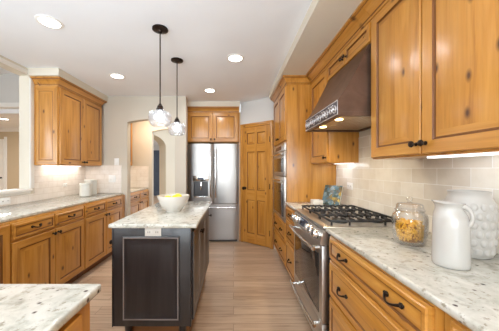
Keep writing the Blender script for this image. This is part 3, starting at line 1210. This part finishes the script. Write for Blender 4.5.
# ---- recessed lights
lab = ['recessed ceiling light nearest the camera at upper left', 'recessed ceiling light between left cabinet and pendants', 'recessed ceiling light beside the right soffit',
       'recessed ceiling light in front of the refrigerator cabinet']
for (x, y), lb in zip(CANS[:4], lab):
    root = thing('recessed_light', lb, 'ceiling light', (x, y, CEIL), 0, 'recessed kitchen ceiling lights')
    b = MB()
    b.lathe([(0.072, -0.0005), (0.096, -0.0005), (0.095, -0.004), (0.076, -0.008), (0.072, -0.006)] + [(0.072, -0.0005)], segs=36)
    b.build('trim_ring', 'white', root)
    b = MB()
    b.lathe([(0, -0.0015), (0.0715, -0.0015), (0.0715, -0.005), (0, -0.006)], segs=36)
    b.build('lens', 'lens', root)
root = thing('recessed_light', 'recessed light in the dining room ceiling beyond the pass-through', 'ceiling light', (-6.6, 6.8, 2.75))
b = MB()
b.lathe([(0.09, -0.0005), (0.12, -0.0005), (0.11, -0.008), (0.09, -0.006), (0.09, -0.0005)], segs=28)
b.build('trim_ring', 'white', root)
b = MB()
b.lathe([(0, -0.0015), (0.0895, -0.0015), (0.0895, -0.005), (0, -0.006)], segs=28)
b.build('lens', 'lens', root)

# ------------------------------------------------------------------ refrigerator and its cabinet
FX0, FX1, FY = -0.818, 0.093, 4.235
FR = thing('refrigerator', 'stainless french-door refrigerator with water dispenser in the back alcove', 'refrigerator', ((FX0 + FX1) / 2, FY + 0.35, 0))
at = tuple(FR.location)
mb = MB()
mb.box(FX0 + 0.004, FX1 - 0.004, FY + 0.075, FY + 0.74, 0.03, 1.745, 0.006)
mb.box(FX0 + 0.03, FX1 - 0.03, FY + 0.05, FY + 0.7, 0.0, 0.03)
mb.build('body', 'steeldark', FR, at=at)
mid = (FX0 + FX1) / 2


def curved_front(mb, x0, x1, z0, z1, y, depth, bow, hole=None, nx=14):
    """door with a gently bowed front; hole = (x0, x1, z0, z1) leaves an opening"""
    xs = sorted(set([x0 + (x1 - x0) * k / nx for k in range(nx + 1)] + (list(hole[:2]) if hole else [])))
    zs = sorted(set([z0, z1] + (list(hole[2:]) if hole else [])))

    def yf(x):
        t = (x - x0) / (x1 - x0) * 2 - 1
        return y - bow * (1 - t * t) + 0.012 * abs(t) ** 14
    g = {}
    for i, x in enumerate(xs):
        for j, z in enumerate(zs):
            g[i, j] = mb.bm.verts.new((x, yf(x), z))
    nX, nZ = len(xs) - 1, len(zs) - 1
    for i in range(nX):
        for j in range(nZ):
            if hole and hole[0] <= (xs[i] + xs[i + 1]) / 2 <= hole[1] and hole[2] <= (zs[j] + zs[j + 1]) / 2 <= hole[3]:
                continue
            mb.face([g[i, j], g[i + 1, j], g[i + 1, j + 1], g[i, j + 1]])
    bk = {}
    for i in (0, nX):
        for j in (0, nZ):
            bk[i, j] = mb.bm.verts.new((xs[i], y + depth, zs[j]))
    mb.face([bk[0, 0], bk[0, nZ], bk[nX, nZ], bk[nX, 0]])
    mb.face([g[i, 0] for i in range(nX + 1)] + [bk[nX, 0], bk[0, 0]])
    mb.face([g[i, nZ] for i in range(nX + 1)] + [bk[nX, nZ], bk[0, nZ]])
    mb.face([g[0, j] for j in range(nZ + 1)] + [bk[0, nZ], bk[0, 0]])
    mb.face([g[nX, j] for j in range(nZ + 1)] + [bk[nX, nZ], bk[nX, 0]])
    return yf


SPL = 0.690
mb = MB()
HX0, HX1, HZ0, HZ1 = -0.715, -0.455, 0.815, 1.09
yf = curved_front(mb, FX0, mid - 0.002, SPL + 0.004, 1.762, FY, 0.07, 0.016, (HX0, HX1, HZ0, HZ1))
dl = mb.build('left_door', 'steelv', FR, at=at)
mb = MB()
ya, yb2, D = yf(HX0), yf(HX1), 0.055
v = [mb.bm.verts.new(p) for p in ((HX0, ya, HZ0), (HX1, yb2, HZ0), (HX1, yb2, HZ1), (HX0, ya, HZ1), (HX0 + .01, FY + D, HZ0 + .01), (HX1 - .01, FY + D, HZ0 + .01), (HX1 - .01, FY + D, HZ1 - .01), (HX0 + .01, FY + D, HZ1 - .01))]
for q in ((0, 1, 5, 4), (1, 2, 6, 5), (2, 3, 7, 6), (3, 0, 4, 7), (4, 5, 6, 7)):
    mb.face([v[i] for i in q])
mb.build('dispenser_recess', 'steeldark', dl, at=at, recalc=False, smooth=0)
mb = MB()
mb.box(HX0 - 0.012, HX1 + 0.012, FY - 0.022, FY - 0.012, HZ1 + 0.004, HZ1 + 0.095, 0.003)
mb.box(-0.64, -0.53, FY - 0.0235, FY - 0.0215, HZ1 + 0.03, HZ1 + 0.07, 0, 1)
mb.build('dispenser_panel', ['chrome', 'display'], dl, at=at)
mb = MB()
mb.box(-0.60, -0.57, FY + 0.01, FY + 0.03, 0.93, 1.07, 0.004)
mb.build('dispenser_paddle', 'chrome', dl, at=at)
mb = MB()
mb.box(HX0 - 0.01, HX1 + 0.01, FY - 0.024, FY + 0.03, HZ0 - 0.014, HZ0 + 0.004, 0.003)
mb.build('drip_tray', 'chrome', dl, at=at)
mb = MB()
curved_front(mb, mid + 0.002, FX1, SPL + 0.004, 1.762, FY, 0.07, 0.016)
dr = mb.build('right_door', 'steelv', FR, at=at)
mb = MB()
curved_front(mb, FX0, FX1, 0.045, SPL - 0.004, FY, 0.07, 0.016)
df = mb.build('freezer_drawer', 'steelv', FR, at=at)


def bar(p0, p1, out, r, parent, name='handle', m='chrome', at=at, standoff=0.05):
    p0, p1, out = Vector(p0), Vector(p1), Vector(out)
    d = (p1 - p0)
    b = MB()
    pts = []
    for k in range(13):
        t = k / 12
        pts.append(p0 + d * t + out * (1 - 0.18 * (2 * t - 1) ** 2))
    b.tube(pts, r, 12)
    for t in (0.06, 0.94):
        q = p0 + d * t
        b.tube([q, q + out * 0.9], r * 0.9, 10)
    return b.build(name, m, parent, at=at)


bar((mid - 0.045, FY - 0.006, 0.80), (mid - 0.045, FY - 0.006, 1.66), (0, -0.055, 0), 0.012, dl)
bar((mid + 0.045, FY - 0.006, 0.80), (mid + 0.045, FY - 0.006, 1.66), (0, -0.055, 0), 0.012, dr)
bar((FX0 + 0.06, FY - 0.010, 0.628), (FX1 - 0.06, FY - 0.010, 0.628), (0, -0.055, 0), 0.012, df)

fw = 0.958
fcab = cabinet('refrigerator_cabinet', 'pine cabinet and side panel over the refrigerator', 'cabinet', (-0.845, 4.25, 0), 0, fw - 0.014, 0.70, 1.79, CT,
               [frnt('door', 0.02, 0.470, 1.80, 2.315, ('knob', 0.195, -0.215)), frnt('door', 0.475, fw - 0.034, 1.80, 2.315, ('knob', -0.195, -0.215))])
mb = MB()
crown_seg(mb, (0, 0), (fw - 0.014, 0), (0, -1), 0.060, 0.09, CT, 0, 0, 1)
mb.build('crown_moulding', ['pv', 'ph', 'pd'], fcab)
mb = MB()
mb.box(fw - 0.0135, fw, 0.012, 0.06, 0, CT)
mb.build('side_panel', 'pv', fcab)

# ------------------------------------------------------------------ oven tower
TX, TY0, TY1 = 0.645, 2.850, 3.695
tw, td = TY1 - TY0, XR - 0.645 - 0.003


def tower_body(b):
    b.box(0, 0.03, 0, td, 0.10, CT, 0.001)
    b.box(tw - 0.03, tw, 0, td, 0.10, CT, 0.001)
    b.box(0.03, tw - 0.03, 0, td - 0.01, 0.10, 0.652)
    b.box(0.03, tw - 0.03, 0, td - 0.01, 1.642, CT)
    b.box(0.03, tw - 0.03, td - 0.02, td - 0.005, 0.652, 1.642)


hw = tw / 2
tower = cabinet('oven_cabinet', 'tall pine cabinet housing the wall ovens', 'cabinet', (TX, TY1, 0), R90, tw, td, 0.10, CT,
                [frnt('door', 0.012, hw - 0.002, 1.66, 2.315, ('knob', hw / 2 - 0.04, -0.27)), frnt('door', hw + 0.002, tw - 0.012, 1.66, 2.315, ('knob', -hw / 2 + 0.04, -0.27)),
                 frnt('drawer', 0.012, tw - 0.012, 0.395, 0.64, ('pull', -0.18, 0), ('pull', 0.18, 0)), frnt('drawer', 0.012, tw - 0.012, 0.12, 0.385, ('pull', -0.18, 0), ('pull', 0.18, 0))], toe=0.1, body=tower_body)
mb = MB()
TO = 0.060
UXF = 0.945
crown_seg(mb, (0, 0.12), (0, 0), (-1, 0), TO, 0.09, CT, 0, 1)
crown_seg(mb, (0, 0), (tw, 0), (0, -1), TO, 0.09, CT, 1, 1, 1)
crown_seg(mb, (tw, 0), (tw, UXF - TX - 0.003), (1, 0), TO, 0.09, CT, 1, -0.095 / TO)
mb.build('crown_moulding', ['pv', 'ph', 'pd'], tower)

OV = thing('wall_oven', 'stainless double wall oven set in the tall pine cabinet', 'oven', (TX, (TY0 + TY1) / 2, 0.652))
at = tuple(OV.location)
OY0, OY1 = TY0 + 0.022, TY1 - 0.022
mb = MB()
mb.box(TX + 0.003, TX + 0.50, OY0 + 0.03, OY1 - 0.03, 0.6535, 1.640)
mb.build('body', 'steeldark', OV, at=at)
mb = MB()
mb.box(TX - 0.022, TX - 0.0005, OY0, OY1, 1.535, 1.637, 0.003)
pn = mb.build('control_panel', 'steelh', OV, at=at)
mb = MB()
mb.box(TX - 0.024, TX - 0.0215, OY0 + 0.2, OY1 - 0.2, 1.56, 1.61)
mb.build('display', 'display', pn, at=at)
for (z0, z1, hz) in ((1.222, 1.530, 1.498), (0.657, 1.214, 1.165)):
    mb = MB()
    mb.box(TX - 0.024, TX - 0.0005, OY0, OY1, z0, z1, 0.003)
    d = mb.build('oven_door', 'steelh', OV, at=at)
    mb = MB()
    mb.box(TX - 0.0265, TX - 0.0235, OY0 + 0.065, OY1 - 0.065, z0 + 0.05, hz - 0.045, 0.001)
    mb.build('glass', 'darkglass', d, at=at)
    bar((TX - 0.022, OY0 + 0.04, hz), (TX - 0.022, OY1 - 0.04, hz), (-0.045, 0, 0), 0.011, d, at=at)

# ------------------------------------------------------------------ right base cabinets
RBX = 0.645
RBD = XR - RBX - 0.003
sw = 0.482
cabinet('base_cabinet', 'narrow pine three-drawer base cabinet between range and oven tower', 'cabinet', (RBX, 2.846, 0), R90, sw, RBD, 0.10, 0.884,
        [frnt('drawer', 0.006, sw - 0.008, 0.725, 0.868, ('pull', 0, 0)), frnt('drawer', 0.006, sw - 0.008, 0.47, 0.712, ('pull', 0, 0)), frnt('drawer', 0.006, sw - 0.008, 0.115, 0.458, ('pull', 0, 0))], toe=0.1)
slab('countertop', 'short granite countertop between range and oven tower', 0.620, 1.2365, 2.362, 2.848)
bw_ = 0.842
cabinet('base_cabinet', 'pine drawer base cabinet on the right, directly before the range', 'cabinet', (RBX, 1.566, 0), R90, bw_, RBD, 0.10, 0.884,
        [frnt('drawer', 0.012, bw_ - 0.03, 0.725, 0.868, ('pull', -0.195, 0), ('pull', 0.235, 0)), frnt('drawer', 0.012, bw_ - 0.03, 0.482, 0.712, ('pull', -0.195, 0), ('pull', 0.235, 0)),
         frnt('drawer', 0.012, bw_ - 0.03, 0.115, 0.470, ('pull', -0.195, 0), ('pull', 0.235, 0))], toe=0.1)
cabinet('base_cabinet', 'pine base cabinet in the near right corner under the granite', 'cabinet', (RBX, 0.721, 0), R90, 0.90, RBD, 0.10, 0.884,
        [frnt('drawer', 0.03, 0.89, 0.725, 0.868, ('pull', -0.22, 0), ('pull', 0.22, 0)), frnt('door', 0.03, 0.457, 0.115, 0.712, ('knob', 0.17, 0.25)), frnt('door', 0.463, 0.89, 0.115, 0.712, ('knob', -0.17, 0.25))], toe=0.1)
slab('countertop', 'long granite countertop on the right holding the jug and vase', 0.620, 1.2365, -0.55, 1.598, bev=0.010)

# ------------------------------------------------------------------ right wall cabinets
UD = XR - UXF - 0.003
FU0, FU1 = 2.333, 2.846
uw = FU1 - FU0
UO = 0.095
fu = cabinet('upper_cabinet', 'narrow pine wall cabinet between the hood and oven tower', 'cabinet', (UXF, FU1, 0), R90, uw, UD, 1.372, CT, [frnt('door', 0.012, uw - 0.008, 1.382, 2.315, ('knob', uw / 2 - 0.04, -0.425))])
mb = MB()
crown_seg(mb, (0.010, 0), (uw, 0), (0, -1), UO, 0.09, CT, -TO / UO, 0, 1)
mb.build('crown_moulding', ['pv', 'ph', 'pd'], fu)
mb = MB()
mb.box(0.05, uw - 0.05, 0.245, 0.275, 1.366, 1.3715, 0.002)
mb.build('light_strip', 'led', fu)
area('undercabinet_lamp', (1.10, 2.60, 1.352), (0, radians(-30), 0), 0.05, 0.35, 0.4, (.88, .94, 1))
VU0, VU1 = 1.604, 2.331
vw = VU1 - VU0
vu = cabinet('hood_cabinet', 'shallow pine cabinet with two small doors above the bronze hood', 'cabinet', (UXF, VU1, 0), R90, vw, UD, 2.172, CT,
             [frnt('door', 0.008, vw / 2 - 0.002, 2.18, 2.315, ('knob', vw / 4 - 0.032, -0.012)), frnt('door', vw / 2 + 0.002, vw - 0.008, 2.18, 2.315, ('knob', -vw / 4 + 0.032, -0.012))])
mb = MB()
crown_seg(mb, (0, 0), (vw, 0), (0, -1), UO, 0.09, CT, 0, 0, 1)
mb.build('crown_moulding', ['pv', 'ph', 'pd'], vu)
nw = 0.872
nuU = cabinet('upper_cabinet', 'large glossy pine two-door wall cabinet at upper right above the jug', 'cabinet', (UXF, 1.602, 0), R90, nw, UD, 1.375, CT,
              [frnt('door', 0.012, nw / 2 - 0.004, 1.385, 2.315, ('knob', nw / 4 - 0.034, -0.415)), frnt('door', nw / 2 + 0.004, nw - 0.012, 1.385, 2.315, ('knob', -nw / 4 + 0.034, -0.415))])
mb = MB()
crown_seg(mb, (0, 0), (nw, 0), (0, -1), UO, 0.09, CT, 0, 0, 1)
mb.build('crown_moulding', ['pv', 'ph', 'pd'], nuU)
mb = MB()
mb.box(nw / 2 - 0.05, nw - 0.02, 0.05, 0.09, 1.365, 1.3745, 0.002)
mb.build('light_strip', 'led', nuU)
area('undercabinet_lamp', (1.10, 0.98, 1.352), (0, radians(-38), 0), 0.05, 0.6, 0.5, (.84, .92, 1))
nw2 = 0.86
n2 = cabinet('upper_cabinet', 'pine wall cabinet nearest the camera beyond the right edge of the photo', 'cabinet', (UXF, 0.728, 0), R90, nw2, UD, 1.375, CT,
             [frnt('door', 0.012, nw2 / 2 - 0.004, 1.385, 2.315, ('knob', nw2 / 4 - 0.034, -0.415)), frnt('door', nw2 / 2 + 0.004, nw2 - 0.012, 1.385, 2.315, ('knob', -nw2 / 4 + 0.034, -0.415))])
mb = MB()
crown_seg(mb, (0, 0), (nw2, 0), (0, -1), UO, 0.09, CT, 0, 0, 1)
mb.build('crown_moulding', ['pv', 'ph', 'pd'], n2)

# ------------------------------------------------------------------ range hood
HY0, HY1 = 1.613, 2.318
HX = 0.715
HB, HL, HT = 1.673, 1.788, 2.168
HD = thing('range_hood', 'bronze range hood with a pewter scroll band above the range', 'range hood', (1.0, (HY0 + HY1) / 2, HB))
at = tuple(HD.location)
mb = MB()
prof = [(HX, HB), (HX, HL)]
for k in range(1, 9):
    t = k / 8
    x = HX + (0.928 - HX) * (t ** 0.85)
    z = HL + (HT - HL) * t
    prof.append((x, z))
prof += [(1.235, HT), (1.235, HB), (1.215, HB), (1.215, HB + 0.03), (HX + 0.03, HB + 0.03), (HX + 0.03, HB)]
mb.prism(prof, 1, HY0, HY1)
mb.box(HX + 0.0305, 1.2145, HY0 + 0.0005, HY0 + 0.02, HB, HB + 0.0295)
mb.box(HX + 0.0305, 1.2145, HY1 - 0.02, HY1 - 0.0005, HB, HB + 0.0295)
mb.build('canopy', 'hood', HD, at=at, smooth=25)
mb = MB()
mb.box(HX - 0.006, HX - 0.0005, HY0, HY1, HB + 0.012, HL - 0.008, 0.002, 1)
for z in (HB + 0.012, HL - 0.008):
    mb.tube([(HX - 0.006, HY0, z), (HX - 0.006, HY1, z)], 0.004, 8)
nS = 5
sp = (HY1 - HY0) / nS
for i in range(nS):
    yc = HY0 + sp * (i + 0.5)
    zc = (HB + HL) / 2
    for s in (-1, 1):
        pts = []
        for k in range(26):
            a = k / 25 * 2.6 * pi
            r = 0.032 * (1 - k / 32)
            pts.append((HX - 0.008, yc + s * (0.032 - r * cos(a)), zc + s * r * 1.05 * sin(a)))
        mb.tube(pts, 0.0046, 6)
    mb.lathe([(0, 0), (0.007, 0.001), (0.004, 0.005), (0, 0.006)], (HX - 0.006, yc - sp / 2 + 0.002 if i else yc, zc + 0.03), 8, axis=(-1, 0, 0))
mb.build('scroll_band', ['pewter', 'pewterdark'], HD, at=at)
mb = MB()
mb.box(HX + 0.032, 1.213, HY0 + 0.021, HY1 - 0.021, HB + 0.016, HB + 0.0285)
for k in range(9):
    x = HX + 0.16 + k * 0.035
    mb.box(x, x + 0.012, HY0 + 0.06, HY1 - 0.06, HB + 0.012, HB + 0.0165, 0.002)
mb.build('filter_panel', 'filter', HD, at=at)
for y in (1.80, 2.12):
    mb = MB()
    mb.lathe([(0, -0.0005), (0.029, -0.0005), (0.027, -0.006), (0, -0.007)], (HX + 0.09, y, HB + 0.0155), 24)
    mb.build('lamp', 'hoodlamp', HD, at=at)
    l = bpy.data.lights.new('hood_spot', 'SPOT')
    l.energy = 9.0
    l.color = (1, 0.80, 0.50)
    l.spot_size = radians(150)
    l.spot_blend = 0.9
    l.shadow_soft_size = 0.03
    lo = bpy.data.objects.new('hood_spot', l)
    C.objects.link(lo)
    lo.location = (HX + 0.09, y, HB + 0.002)

# ------------------------------------------------------------------ range
RY0, RY1 = 1.606, 2.354
RG = thing('gas_range', 'stainless slide-in gas range under the bronze hood', 'range', (0.92, (RY0 + RY1) / 2, 0))
at = tuple(RG.location)
mb = MB()
mb.box(0.648, 1.225, RY0 + 0.004, RY1 - 0.004, 0.03, 0.896, 0.002)
mb.box(0.70, 1.2, RY0 + 0.03, RY1 - 0.03, 0.0, 0.03)
mb.build('body', 'black', RG, at=at)
mb = MB()
mb.box(0.612, 1.228, RY0, RY1, 0.8965, 0.916, 0.005)
mb.box(0.66, 1.19, RY0 + 0.03, RY1 - 0.03, 0.9155, 0.9175, 0.0, 0)
mb.build('cooktop', 'steelh', RG, at=at)
mb = MB()
mb.prism([(0.6475, 0.788), (0.592, 0.788), (0.590, 0.80), (0.612, 0.885), (0.6475, 0.896)], 1, RY0 + 0.001, RY1 - 0.001)
cp = mb.build('control_panel', 'steelh', RG, at=at, smooth=20)
nx_, nz_ = -0.085, 0.022
nl = math.hypot(nx_, nz_)
KN = Vector((nx_ / nl, 0, nz_ / nl))
for y in (2.275, 2.185, 1.865, 1.775, 1.685):
    mb = MB()
    p = Vector((0.602, y, 0.845))
    mb.lathe([(0, -0.002), (0.034, -0.002), (0.034, 0.004), (0.029, 0.007), (0.027, 0.036), (0.024, 0.041), (0, 0.042)], p, 24, axis=KN)
    k = mb.build('knob', 'chrome', cp, at=at)
mb = MB()
mb.prism([(0.5955, 0.815), (0.5925, 0.8155), (0.6085, 0.8785), (0.6115, 0.878)], 1, 1.925, 2.125)
mb.build('display', 'display', cp, at=at, smooth=0)
mb = MB()
mb.box(0.602, 0.6475, RY0 + 0.002, RY1 - 0.002, 0.252, 0.784, 0.004)
od = mb.build('oven_door', 'steelh', RG, at=at)
mb = MB()
mb.box(0.599, 0.6025, RY0 + 0.055, RY1 - 0.055, 0.30, 0.715, 0.001)
mb.build('glass', 'darkglass', od, at=at)
bar((0.603, RY0 + 0.04, 0.752), (0.603, RY1 - 0.04, 0.752), (-0.055, 0, 0), 0.013, od, at=at)
mb = MB()
mb.box(0.604, 0.6475, RY0 + 0.002, RY1 - 0.002, 0.075, 0.246, 0.004)
wd = mb.build('warming_drawer', 'steelh', RG, at=at)
bar((0.605, RY0 + 0.04, 0.214), (0.605, RY1 - 0.04, 0.214), (-0.050, 0, 0), 0.012, wd, at=at)
# burners
for (x, y, r) in ((0.79, RY0 + 0.15, 0.042), (1.06, RY0 + 0.15, 0.034), (0.79, RY1 - 0.15, 0.036), (1.06, RY1 - 0.15, 0.042), (0.925, (RY0 + RY1) / 2, 0.05)):
    mb = MB()
    mb.lathe([(0, 0.9178), (r + 0.012, 0.9178), (r + 0.012, 0.924), (r, 0.927), (r, 0.934), (r - 0.006, 0.939), (0, 0.940)], (x, y, 0), 24)
    mb.build('burner', 'iron', RG, at=at)
# three cast iron grates
gw = (RY1 - RY0 - 0.05) / 3
for i in range(3):
    a = RY0 + 0.025 + gw * i + 0.003
    b_ = a + gw - 0.006
    gx0, gx1 = 0.672, 1.185
    zt0, zt1 = 0.940, 0.955
    mb = MB()
    t = 0.010
    mb.box(gx0, gx1, a, a + t, zt0, zt1, 0.003)
    mb.box(gx0, gx1, b_ - t, b_, zt0, zt1, 0.003)
    for x in (gx0, gx0 + 0.251, gx1 - t):
        mb.box(x, x + t, a + t - 0.002, b_ - t + 0.002, zt0, zt1, 0.003)
    ym = (a + b_) / 2
    for x in (gx0 + 0.045, gx0 + 0.105, gx0 + 0.165, gx0 + 0.225, gx0 + 0.297, gx0 + 0.357, gx0 + 0.417, gx0 + 0.477):
        mb.box(x, x + t, a + t, a + t + 0.075, zt0 + 0.002, zt1 + 0.006, 0.003)
        mb.box(x, x + t, b_ - t - 0.075, b_ - t, zt0 + 0.002, zt1 + 0.006, 0.003)
    for x in (gx0 + 0.004, gx0 + 0.13, gx0 + 0.378, gx1 - 0.015):
        for y in (a + 0.001, b_ - 0.012):
            mb.box(x, x + t, y, y + t, 0.918, zt0 + 0.002)
    mb.build('grate', 'iron', RG, at=at)

# ------------------------------------------------------------------ things on the right counters
# glass jar of pasta
JX, JY, JZ = 0.940, 1.26, 0.9155
jar = thing('storage_jar', 'clear glass lidded jar holding pasta on the right counter', 'jar', (JX, JY, JZ))
mb = MB()
o_ = [(0, 0), (0.078, 0), (0.086, 0.006), (0.094, 0.05), (0.098, 0.10), (0.098, 0.135), (0.092, 0.155), (0.080, 0.166), (0.076, 0.170), (0.080, 0.174)]
i_ = [(0.0765, 0.173), (0.0725, 0.169), (0.077, 0.163), (0.088, 0.152), (0.0942, 0.134), (0.0942, 0.10), (0.090, 0.05), (0.082, 0.012), (0.074, 0.008), (0, 0.008)]
mb.lathe(o_ + i_, segs=48)
mb.transform(Matrix.Diagonal((.82, .82, 1, 1)))
mb.build('jar_body', 'glass', jar, smooth=50)
mb = MB()
mb.lathe([(0, 0.176), (0.068, 0.176), (0.082, 0.1755), (0.083, 0.179), (0.076, 0.184), (0.072, 0.204), (0.064, 0.211), (0.018, 0.214), (0.010, 0.219), (0.010, 0.224), (0.017, 0.230), (0.019, 0.237), (0.014, 0.245), (0, 0.248)], segs=40)
mb.transform(Matrix.Diagonal((.82, .82, 1, 1)))
mb.build('lid', 'glass', jar, smooth=50)
mb = MB()
rnd = random.Random(3)
mb.lathe([(0, 0.013), (0.048, 0.013), (0.052, 0.05), (0.054, 0.095), (0.04, 0.102), (0, 0.104)], segs=20, mi=1)  # solid core, coloured dark as the shaded gaps


def elbow(c, s):
    pts = []
    M3 = Matrix.Rotation(rnd.uniform(0, 6.28), 3, 'Z') @ Matrix.Rotation(rnd.uniform(0, 6.28), 3, 'X') @ Matrix.Rotation(rnd.uniform(0, 6.28), 3, 'Y')
    for k in range(6):
        a = -1.25 + 2.5 * k / 5
        pts.append(Vector(c) + M3 @ Vector((0.009 * s * (cos(a) - 0.6), 0.009 * s * sin(a), 0)))
    mb.tube(pts, 0.0032 * s, 6)


for k in range(420):
    z = rnd.uniform(0.027, 0.112)
    rmax = 0.050 + (0.055 - 0.050) * min(1, z / 0.09)
    a = rnd.uniform(0, 2 * pi)
    r = rmax - rnd.uniform(0, 0.010)
    if z > 0.098:
        r = rmax * math.sqrt(rnd.random())
    elbow((r * cos(a), r * sin(a), z), rnd.uniform(1.15, 1.45))
tag(mb.build('pasta', ['pasta', 'pastagap'], loc=(JX, JY, JZ + 0.0003), recalc=True), 'golden dry pasta filling the clear glass jar', 'pasta', kind='stuff')

# white jug
GX, GY, GZ = 0.892, 0.970, 0.9155
jug = thing('jug', 'plain white ceramic jug with side handle before the dimpled vase', 'jug', (GX, GY, GZ), radians(-62))


def spout(p, a):
    z = p.z
    if z > 0.19:
        t = (z - 0.19) / 0.06
        w = max(0.0, cos(a - pi)) ** 3
        q = Vector((p.x - 0.026 * t * w, p.y * (1 - 0.25 * t * w), p.z + 0.006 * t * w))
        return q
    return p


mb = MB()
o_ = [(0, 0), (0.074, 0), (0.080, 0.004), (0.081, 0.02), (0.0800, 0.09), (0.0785, 0.15), (0.0760, 0.185), (0.0690, 0.205), (0.059, 0.217), (0.053, 0.226), (0.052, 0.234), (0.056, 0.244), (0.062, 0.250)]
i_ = [(0.058, 0.2495), (0.051, 0.243), (0.047, 0.234), (0.048, 0.226), (0.054, 0.215), (0.064, 0.202), (0.071, 0.18), (0.072, 0.10), (0.072, 0.015), (0, 0.010)]
mb.lathe(o_ + i_, segs=48, fn=spout)
mb.transform(Matrix.Diagonal((.75, .75, 1.02, 1)))
mb.build('body', 'jug', jug, smooth=60)
mb = MB()
pts = []
for k in range(15):
    t = k / 14
    a = pi * 0.60 - t * pi * 1.02
    pts.append((0.054 + 0.029 * max(cos(a), -0.2) + (0.010 * t), 0, 0.204 + 0.036 * sin(a)))
mb.tube(pts, [0.0085 + 0.002 * abs(2 * k / 14 - 1) for k in range(15)], 10)
mb.transform(Matrix.Diagonal((.75, .75, 1.02, 1)))
mb.build('handle', 'jug', jug, smooth=60)

# dimpled vase
VX, VY, VZ = 1.10, 1.105, 0.9155
mb = MB()
o_ = [(0, 0), (0.092, 0), (0.100, 0.004), (0.110, 0.05), (0.115, 0.11), (0.117, 0.17), (0.1155, 0.215), (0.108, 0.245), (0.098, 0.262), (0.093, 0.272), (0.0935, 0.285), (0.096, 0.292)]
i_ = [(0.091, 0.292), (0.088, 0.284), (0.088, 0.272), (0.10, 0.245), (0.108, 0.2), (0.106, 0.1), (0.096, 0.012), (0, 0.010)]
mb.lathe(o_ + i_, segs=56)


def rad(z):
    for (r0, z0), (r1, z1) in zip(o_[2:], o_[3:]):
        if z0 <= z <= z1:
            return r0 + (r1 - r0) * (z - z0) / (z1 - z0)
    return 0.11


for row in range(6):
    z = 0.032 + row * 0.0385
    for k in range(16):
        a = 2 * pi * (k + 0.5 * (row % 2)) / 16
        r = rad(z) - 0.004
        mb.lathe([(0.0195, 0), (0.017, 0.005), (0.011, 0.0085), (0.0045, 0.0095), (0, 0.009)], (r * cos(a), r * sin(a), z), 14, axis=(cos(a), sin(a), 0.05))
mb.transform(Matrix.Diagonal((.79, .79, 1.0, 1)))
tag(mb.build('vase', 'stone', loc=(VX, VY, VZ), smooth=60), 'large off-white vase covered in raised dots beside the tile', 'vase')

# cookbook propped on a stand
bk = thing('cookbook', 'colourful hardback cookbook leaning upright beside the range', 'book', (1.035, 2.52, 0.9155), radians(-48))
tilt = Matrix.Rotation(radians(-25), 4, 'X')
mb = MB()
mb.box(-0.095, 0.095, -0.016, -0.012, 0.0, 0.225, 0.001)
mb.box(-0.095, 0.095, 0.012, 0.016, 0.0, 0.225, 0.001)
mb.box(-0.0975, -0.094, -0.016, 0.016, 0.0, 0.225, 0.001)
mb.transform(Matrix.Translation((0, 0.0, 0.006)) @ tilt)
mb.build('cover', 'cover', bk)
mb = MB()
mb.box(-0.0935, 0.092, -0.0118, 0.0118, 0.004, 0.221)
mb.transform(Matrix.Translation((0, 0.0, 0.006)) @ tilt)
mb.build('pages', 'paper', bk)
# square white dish
ds = thing('dish', 'small square white dish on the counter beside the oven tower', 'dish', (0.90, 2.555, 0.9155))
mb = MB()
mb.box(-0.05, 0.05, -0.05, 0.05, 0, 0.012, 0.004)
mb.box(-0.052, -0.046, -0.052, 0.052, 0.006, 0.062, 0.002)
mb.box(0.046, 0.052, -0.052, 0.052, 0.006, 0.062, 0.002)
mb.box(-0.046, 0.046, -0.052, -0.046, 0.006, 0.062, 0.002)
mb.box(-0.046, 0.046, 0.046, 0.052, 0.006, 0.062, 0.002)
mb.build('bowl_body', 'ceramic', ds)
